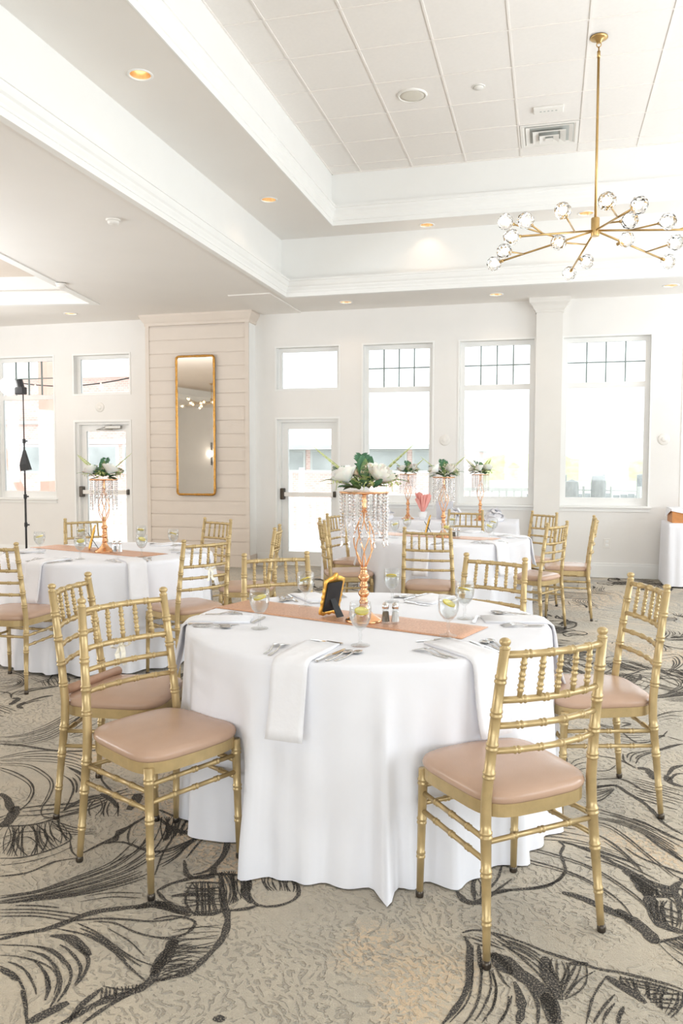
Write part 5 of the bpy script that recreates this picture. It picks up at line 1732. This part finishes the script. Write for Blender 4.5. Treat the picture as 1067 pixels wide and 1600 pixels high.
def frond_mesh(name, L, m, bend, leaflets=9, lw=0.018, ll=0.036):
    mb = MB()
    pts_ = []
    for k in range(13):
        u = k / 12
        pts_.append((0, L * (u - 0.12 * bend * u * u), L * (0.75 * u - 0.55 * bend * u * u)))
    mb.tube(pts_, [0.0022 - 0.0014 * k / 12 for k in range(13)], 5)
    for k in range(leaflets):
        u = 0.22 + 0.76 * k / (leaflets - 1)
        i = int(u * 12)
        p = Vector(pts_[min(12, i)])
        s_ = math.sin(PI * (0.15 + 0.8 * u)) 
        for sd in (-1, 1):
            d = Vector((sd * ll * s_, ll * 0.55 * s_, ll * 0.25 * s_))
            q = Vector((0, lw * 0.5 * s_, lw * 0.3 * s_))
            mid = p + d * 0.5
            mb.add([p, mid + q, p + d, mid - q, mid + Vector((0, 0, -0.003))], [(0, 1, 4), (1, 2, 4), (2, 3, 4), (3, 0, 4)])
    return mb.mesh(name, m, smooth=False)
FROND = [frond_mesh('frond_pale', 0.21, 'leafl', 0.2, 12, 0.026, 0.046), frond_mesh('frond_deep', 0.16, 'leafd', 1.2, 8, 0.022, 0.040), frond_mesh('frond_mid', 0.17, 'leaf', 0.7, 10, 0.012, 0.026)]
def sprig_mesh(name, m, seed):
    rs = random.Random(seed)
    mb = MB()
    for k in range(46):
        a, e = rs.uniform(0, 2 * PI), rs.uniform(-0.2, 1.4)
        r_ = 0.042 * rs.uniform(0.5, 1) 
        c = Vector((r_ * math.cos(a) * math.cos(e), r_ * math.sin(a) * math.cos(e), r_ * math.sin(e)))
        d = Vector((rs.uniform(-1, 1), rs.uniform(-1, 1), rs.uniform(-0.3, 1))).normalized() * 0.010
        q = d.cross(Vector((0.3, 0.2, 1))).normalized() * 0.004
        mb.add([c - d, c + q, c + d, c - q], [(0, 1, 2, 3)])
    mb.tube([(0, 0, -0.03), (0, 0, 0.03)], 0.0015, 5)
    return mb.mesh(name, m)
SPRIG = [sprig_mesh('sprig_pale', 'leafl', 4), sprig_mesh('sprig_white', 'petalc', 9)]
def strand_mesh(L, seed):
    mb = MB()
    n_ = int(L / 0.0145)
    for k in range(n_):
        z = -0.008 - k * 0.0145
        mb.lathe([(0.0004, 0.0062), (0.0060, 0.0015), (0.0060, -0.0015), (0.0004, -0.0062)], 6, (0, 0, z))
    z = -0.008 - n_ * 0.0145
    mb.lathe([(0.0004, 0.006), (0.0045, -0.008), (0.0052, -0.012), (0.0004, -0.017)], 6, (0, 0, z))
    return mb.mesh('crystal_strand', 'bead')
M['bead'] = mat('cut_bead', (0.97, 0.97, 0.98), 0.04, trans=0.72, ior=1.5, spec=0.9)
STR = [strand_mesh(0.205, 1), strand_mesh(0.165, 2), strand_mesh(0.12, 3)]
def stand_proto():
    P = []
    base = MB().lathe([(0.0005, 0.0), (0.078, 0.0), (0.080, 0.004), (0.074, 0.010), (0.060, 0.018), (0.040, 0.032), (0.026, 0.050), (0.018, 0.066), (0.017, 0.072), (0.0005, 0.072)], 16).mesh('base', 'rose', smooth=True)
    pr_ = [(0.0005, 0.070), (0.017, 0.070)]
    z = 0.07
    for (rr, hh) in ((0.020, 0.022), (0.016, 0.010), (0.024, 0.030), (0.015, 0.010), (0.019, 0.018), (0.015, 0.010), (0.025, 0.032), (0.016, 0.012), (0.014, 0.020)):
        for k in range(1, 5):
            pr_.append((0.013 + (rr - 0.013) * math.sin(PI * k / 4.6), z + hh * k / 4))
        z += hh
    pr_.append((0.0005, z))
    stem = MB().lathe(pr_, 12).mesh('lower_stem', 'rose', smooth=True)
    P += [('base', base), ('lower_stem', stem)]
    z0, z1 = z - 0.004, 0.482
    for k in range(6):
        path = []
        for i in range(17):
            u = i / 16
            r_ = 0.008 + 0.036 * math.sin(PI * u ** 0.85) ** 1.3
            a = 2 * PI * k / 6 + 1.9 * u
            path.append((r_ * math.cos(a), r_ * math.sin(a), z0 + (z1 - z0) * u))
        P.append(('cage_wire', MB().tube(path, 0.0028, 6).mesh('cage_wire', 'rose', smooth=True)))
    P.append(('upper_stem', MB().lathe([(0.0005, 0.476), (0.011, 0.476), (0.014, 0.490), (0.009, 0.500), (0.013, 0.512), (0.009, 0.524), (0.012, 0.536), (0.012, 0.546), (0.0005, 0.546)], 12).mesh('upper_stem', 'rose', smooth=True)))
    P.append(('plate', MB().lathe([(0.0005, 0.545), (0.098, 0.547), (0.106, 0.550), (0.106, 0.556), (0.098, 0.555), (0.0005, 0.552)], 32).mesh('plate', 'rose', smooth=True)))
    return P
STAND = stand_proto()
def centrepiece(loc, rz, label, var=0):
    t = thing('floral_centrepiece', label, 'centrepiece', loc, rz, 'floral centrepieces')
    pl = None
    for nm, me in STAND:
        o = link(nm, me, t)
        if nm == 'plate':
            pl = o
    for k in range(22):
        a = 2 * PI * k / 22
        link('crystal_strand', STR[k % 2], pl, (0.099 * math.cos(a), 0.099 * math.sin(a), 0.549), (0, 0, a))
    for k in range(12):
        a = 2 * PI * k / 12 + 0.2
        link('crystal_strand', STR[2], pl, (0.062 * math.cos(a), 0.062 * math.sin(a), 0.547), (0, 0, a))
    rs = random.Random(11 + var)
    for (x, y, z, m_, s_) in ((-0.078, -0.055, 0.618, 0, 1.0), (0.062, -0.05, 0.622, 0, 1.1), (0.0, 0.05, 0.625, 1, 1.0), (0.095, 0.045, 0.605, 1, 0.9), (-0.085, 0.06, 0.605, 0, 0.9)):
        link('rose', ROSE[m_], t, (x, y, z), (R(rs.uniform(20, 50)) * (1 if y < 0 else -0.6), x * -3, rs.uniform(0, 6)), (s_, s_, s_))
    for k in range(24):
        a = 2 * PI * k / 24 + rs.uniform(-.15, .15)
        r_ = rs.uniform(0.02, 0.075)
        e = rs.uniform(-0.35, 0.7)
        link('leaf', LEAF[rs.choice((0, 0, 1, 1, 2))], t, (r_ * math.cos(a), r_ * math.sin(a), 0.565 + rs.uniform(0, 0.03)), (e, 0, a - PI / 2), (1, 1, 1))
    for k, (a, e, m_) in enumerate(((R(60), 1.1, 0), (R(100), 1.25, 0), (R(120), 1.2, 1), (R(80), 1.35, 1))):
        link('leaf', LEAF[m_], t, (0.02 * math.cos(a), -0.01, 0.615), (e, 0, a - PI / 2), (1.2, 1.2, 1.2))
    for (a, e, m_, z) in ((R(168), 0.1, 0, 0.590), (R(8), 0.15, 0, 0.590), (R(25), -0.1, 1, 0.60), (R(150), 0.2, 1, 0.60), (R(95), 0.75, 1, 0.61), (R(-20), -0.3, 2, 0.585), (R(200), -0.3, 2, 0.585)):
        link('fern_frond', FROND[m_], t, (0.03 * math.cos(a), 0.03 * math.sin(a), z), (e, 0, a - PI / 2))
    for (x, y, z, m_) in ((-0.115, -0.04, 0.590, 0), (0.0, -0.085, 0.590, 0), (0.115, -0.03, 0.585, 0), (0.02, -0.03, 0.64, 1), (-0.03, 0.10, 0.59, 0), (0.10, 0.09, 0.58, 1)):
        link('sprig', SPRIG[m_], t, (x, y, z), (rs.uniform(-.4, .4), rs.uniform(-.4, .4), rs.uniform(0, 6)))

def runner_mesh(s0, s1, w, hang):
    v, f = [], []
    path = []
    if hang:
        path += [(s0 - 0.022, TZ - hang), (s0 - 0.018, TZ - 0.03), (s0 - 0.006, TZ - 0.006), (s0 + 0.012, TZ + 0.0012)]
    n_ = 24
    for k in range(n_ + 1):
        path.append((s0 + 0.02 + (s1 - s0 - 0.02) * k / n_, TZ + 0.0014))
    N = 8
    for side in (0, 1):
        for i, (s_, z) in enumerate(path):
            for k in range(N + 1):
                ww = -w / 2 + w * k / N
                zz = z + 0.0016 * side + 0.0006 * math.sin(17 * s_ + 9 * ww)
                v.append((s_, ww, zz))
    m_, st = len(path), N + 1
    for i in range(m_ - 1):
        for k in range(N):
            a = i * st + k
            b_ = m_ * st + a
            f.append((b_, b_ + st, b_ + st + 1, b_ + 1))
            f.append((a + 1, a + st + 1, a + st, a))
    # rim
    for i in range(m_ - 1):
        for k, flip in ((0, 0), (N, 1)):
            a, b_ = i * st + k, m_ * st + i * st + k
            q = (a, a + st, b_ + st, b_)
            f.append(q[::-1] if flip else q)
    for i in (0, m_ - 1):
        for k in range(N):
            a, b_ = i * st + k, m_ * st + i * st + k
            f.append((a, a + 1, b_ + 1, b_) if i else (b_, b_ + 1, a + 1, a))
    return mesh_of('runner', v, f, 'runner', True)
RUN = runner_mesh(-0.762, 0.50, 0.27, 0.14)

SET = [(-97, 'front-left setting'), (-46, 'front-right setting'), (14, 'right-hand setting'), (73, 'back-right setting'), (130, 'back-left setting'), (195, 'left-hand setting')]
GLASS = {-97: (-0.668, 2.859), -46: (-0.373, 3.111), 195: (-1.137, 3.053), 14: (-0.347, 3.483), 130: (-1.105, 3.590), 73: (-0.733, 3.818)}
def dressed_table(cx, cy, tname, ridges, base_n, ph, hem, flower_label, glasses=None, full=True, turn=0.0, frame_turn=0.0):
    t = thing('banquet_table', 'round folding banquet table hidden under the white cloth of ' + tname, 'table', (cx, cy, 0), 0, 'round banquet tables')
    inst(table_proto, t)
    o = link('tablecloth', tablecloth_mesh(ridges, base_n, ph, hem), None, (cx, cy, 0))
    tag(o, 'white floor-length cloth draped over ' + tname, 'tablecloth', 'round tablecloths')
    o = link('table_runner', RUN, None, (cx, cy, 0), (0, 0, R(-17.8) + turn))
    tag(o, 'copper sequin runner laid across ' + tname, 'table runner', 'copper runners')
    for i, (ang, sn) in enumerate(SET):
        a = ang + math.degrees(turn)
        place_setting(cx, cy, a, tname, sn, 0.05 * math.sin(i * 2.1), 0.012 * math.sin(i * 1.3), (glasses[ang] if glasses else None), full)
    centrepiece((cx - 0.01, cy - 0.03, TZ + 0.003), 0.25, flower_label, int(abs(cx * 10)))
    ang = math.atan2(0.90, 0.43)     # along the frame
    fr = thing('picture_frame', 'ornate gilt picture frame with black easel back on ' + tname, 'picture frame', (cx - 0.185, cy + 0.045, TZ + 0.0035), R(62) + frame_turn, 'gilt picture frames')
    inst(FRAME, fr)
    shaker((cx + 0.092, cy - 0.062, TZ + 0.003), 'pepper', tname)
    shaker((cx + 0.132, cy - 0.052, TZ + 0.003), 'salt', tname)
dressed_table(-0.75, 3.345, 'the front table', main_r, 13, 0.4, 0.006, 'tall rose gold centrepiece with white roses and crystal strands on the front table', GLASS)
dressed_table(-3.27, 5.47, 'the left table', side_r, 15, 1.4, 0.02, 'tall gold centrepiece with white roses before the left glass door', None, False, 0.0, R(60))
dressed_table(-0.93, 7.42, 'the back table', side_r, 14, 2.2, 0.02, 'tall gold centrepiece with drooping leaves on the back table', None, False, 0.0, R(33))

# ------------------------------------------------------------------ small things on chairs
BOW = MB()
for s in (-1, 1):
    pts_ = [(0, 0, 0), (s * 0.018, -0.006, 0.012), (s * 0.036, -0.008, 0.010), (s * 0.040, -0.008, -0.006), (s * 0.022, -0.004, -0.012), (0, 0, 0)]
    for i in range(5):
        a, b_ = Vector(pts_[i]), Vector(pts_[i + 1])
        w = Vector((0, 0.010, 0.003))
        BOW.add([a - w, b_ - w, b_ + w, a + w], [(0, 1, 2, 3)])
    tl = [(0, -0.004, 0), (s * 0.014, -0.012, -0.035), (s * 0.010, -0.008, -0.06), (s * 0.022, -0.014, -0.085)]
    for i in range(3):
        a, b_ = Vector(tl[i]), Vector(tl[i + 1])
        w = Vector((0.012, 0.003, 0))
        BOW.add([a - w, b_ - w, b_ + w, a + w], [(0, 1, 2, 3)])
BOW.sphere((0, -0.004, 0), 0.009, 8, 6)
bow_m = BOW.mesh('ribbon_bow', 'ribbon')
tag(link('ribbon_bow', bow_m, None, chairB.matrix_basis @ Vector((0.01, -0.226, 0.742)), (0, 0, chairB.rotation_euler.z)), 'ivory ribbon bow tied to the foremost left chair', 'bow', 'ribbon bows')
tag(link('ribbon_bow', bow_m, None, chairL2.matrix_basis @ Vector((0.02, -0.226, 0.742)), (0, 0, chairL2.rotation_euler.z)), 'ivory ribbon bow tied to a chair at the left table', 'bow', 'ribbon bows')
q = MB().lathe([(0.019, 0.0), (0.019, 0.34), (0.0165, 0.34), (0.0165, 0.0)], 18, closed=True)
ro = link('rolled_runner', q.mesh('rolled_runner', mat('copper_roll', s2l(196, 158, 134), 0.4, metal=0.2, var=0.05, vscale=40), smooth=True), None, (-1.905, 2.845, 0.512), (R(90), 0, R(180 - 8)))
tag(ro, 'copper coloured roll lying on the seat of the second left chair', 'roll')

# ------------------------------------------------------------------ head table by the windows
def skirted_table(name, label, x0, y0, x1, y1, ztop, hem, pleat, amp):
    def loop(out, z, t_):
        pts_ = []
        per = [((x0, y0), (x1, y0), (0, -1)), ((x1, y0), (x1, y1), (1, 0)), ((x1, y1), (x0, y1), (0, 1)), ((x0, y1), (x0, y0), (-1, 0))]
        for (a, b_, nrm) in per:
            L_ = math.hypot(b_[0] - a[0], b_[1] - a[1])
            n_ = max(8, int(L_ / 0.02))
            for k in range(n_):
                u = k / n_
                d = L_ * u
                edge = min(d, L_ - d)
                o_ = out + amp * t_ * (0.5 + 0.5 * math.sin(2 * PI * d / pleat + 0.7 * math.sin(d * 7))) * min(1, edge / 0.05)
                pts_.append((a[0] + (b_[0] - a[0]) * u + nrm[0] * o_, a[1] + (b_[1] - a[1]) * u + nrm[1] * o_, z))
        return pts_
    rows = [loop(-0.01, ztop, 0), loop(0.0, ztop - 0.006, 0), loop(0.002, ztop - 0.05, 0.15)] + [loop(0.004 + 0.006 * k / 6, ztop - 0.05 - (ztop - 0.05 - hem) * k / 6, 0.3 + 0.7 * k / 6) for k in range(1, 7)]
    n_ = len(rows[0])
    v = [p for r_ in rows for p in r_]
    f = [tuple(range(n_ - 1, -1, -1))[::-1]]
    for q in range(len(rows) - 1):
        for k in range(n_):
            f.append((q * n_ + k, (q + 1) * n_ + k, (q + 1) * n_ + (k + 1) % n_, q * n_ + (k + 1) % n_))
    o = link(name, mesh_of(name, v, f, 'cloth', True))
    return tag(o, label, 'tablecloth')
skirted_table('skirted_head_table', 'long white-clothed table below the windows behind the back table', -2.70, 9.45, -0.35, 10.15, 0.765, 0.02, 0.22, 0.03)
centrepiece((-1.675, 9.72, 0.766), 0.3, 'pale centrepiece with upright leaves on the table below the windows, left one', 3)
centrepiece((-0.795, 9.72, 0.766), 0.9, 'pale centrepiece on the table below the windows, right one', 5)
puff = MB()
rs = random.Random(21)
for k in range(26):
    a, e = rs.uniform(0, 2 * PI), rs.uniform(0.1, 1.4)
    r_ = 0.11
    c = Vector((r_ * math.cos(a) * math.cos(e), r_ * math.sin(a) * math.cos(e), 0.10 * math.sin(e) + 0.02))
    d = Vector((rs.uniform(-1, 1), rs.uniform(-1, 1), rs.uniform(-1, 1))).normalized() * 0.06
    q = d.cross(Vector((0, 0.2, 1))).normalized() * 0.05
    puff.add([c - d, c + q, c + d, c - q, c + Vector((0, 0, 0.02))], [(0, 1, 4), (1, 2, 4), (2, 3, 4), (3, 0, 4)])
puff.lathe([(0.001, 0.0), (0.10, 0.0), (0.12, 0.03), (0.09, 0.08), (0.001, 0.10)], 16)
puff_m = puff.mesh('tulle_puff', 'napkin', smooth=True)
for x, y, lab in ((-1.95, 9.62, 'white tulle heap left of the pink tissue on the window table'), (-1.10, 9.62, 'white tulle heap between the two pale centrepieces'), (-0.62, 9.60, 'white tulle heap at the right end of the window table')):
    tag(link('tulle_heap', puff_m, None, (x, y, 0.767), (0, 0, x)), lab, 'tulle', 'tulle heaps')
t = thing('tissue_flower', 'coral pink tissue fan in a white cup on the window table', 'tissue flower', (-1.48, 9.66, 0.767))
link('cup', MB().lathe([(0.001, 0.0), (0.04, 0.0), (0.055, 0.10), (0.052, 0.10), (0.038, 0.006), (0.001, 0.006)], 16).mesh('tissue_cup', 'ext_white', smooth=True), t)
pk_ = MB()
rs = random.Random(8)
for k in range(16):
    a = 2 * PI * k / 16
    o_ = rs.uniform(0.07, 0.12)
    c0 = Vector((0, 0, 0.06))
    c1 = Vector((o_ * math.cos(a), o_ * math.sin(a), 0.24 + rs.uniform(0, 0.08)))
    w = Vector((-math.sin(a), math.cos(a), 0)) * 0.045
    pk_.add([c0, (c0 + c1) / 2 - w * 0.6, (c0 + c1) / 2 + w * 0.6, c1 - w, c1 + w, c1 + Vector((0, 0, 0.02))], [(0, 1, 2), (1, 3, 5), (1, 5, 2), (2, 5, 4)])
link('tissue', pk_.mesh('tissue', 'pink', smooth=True), t)
t = thing('gift_bag', 'pale grey gift bag on the window table behind the back centrepiece', 'bag', (-1.24, 9.85, 0.767))
link('body', MB().add([(-0.09, -0.05, 0), (0.09, -0.05, 0), (0.09, 0.05, 0), (-0.09, 0.05, 0), (-0.10, -0.055, 0.22), (0.10, -0.055, 0.22), (0.10, 0.055, 0.22), (-0.10, 0.055, 0.22)],
     [(3, 2, 1, 0), (0, 1, 5, 4), (1, 2, 6, 5), (2, 3, 7, 6), (3, 0, 4, 7)]).mesh('bag_body', mat('grey_bag', s2l(216, 216, 222), 0.7, var=0.03, vscale=10)), t)
link('handle', MB().tube([(-0.04, -0.056, 0.20), (-0.03, -0.058, 0.28), (0.03, -0.058, 0.28), (0.04, -0.056, 0.20)], 0.004, 6).mesh('bag_handle', 'ribbon'), t)

# ------------------------------------------------------------------ buffet at the right edge
skirted_table('skirted_buffet', 'white skirted buffet table cut by the right edge', 1.36, 9.95, 3.2, 10.60, 0.755, 0.02, 0.11, 0.022)
t = thing('wooden_tray_box', 'orange wooden tray box with a white cloth over its corner on the buffet', 'box', (1.75, 10.25, 0.756))
wbx = MB().box(-0.34, -0.20, 0, 0.34, 0.20, 0.012).box(-0.34, -0.20, 0.012, 0.34, -0.185, 0.16).box(-0.34, 0.185, 0.012, 0.34, 0.20, 0.16).box(-0.34, -0.185, 0.012, -0.325, 0.185, 0.16).box(0.325, -0.185, 0.012, 0.34, 0.185, 0.16)
link('box', wbx.mesh('tray_box', 'ply'), t)
cv = []
cf = []
for (x, y, z) in ((-0.355, -0.21, 0.168), (0.35, -0.21, 0.168), (0.35, 0.21, 0.172), (-0.355, 0.21, 0.172), (-0.355, -0.216, 0.14), (0.35, -0.216, 0.02), (-0.362, 0.21, 0.05), (-0.362, -0.21, 0.14), (-0.1, -0.222, 0.09)):
    cv.append((x, y, z))
cf = [(0, 1, 2, 3), (0, 4, 8, 5, 1), (3, 6, 7, 0)]
link('cloth', mesh_of('tray_cloth', cv, cf, 'napkin'), t)
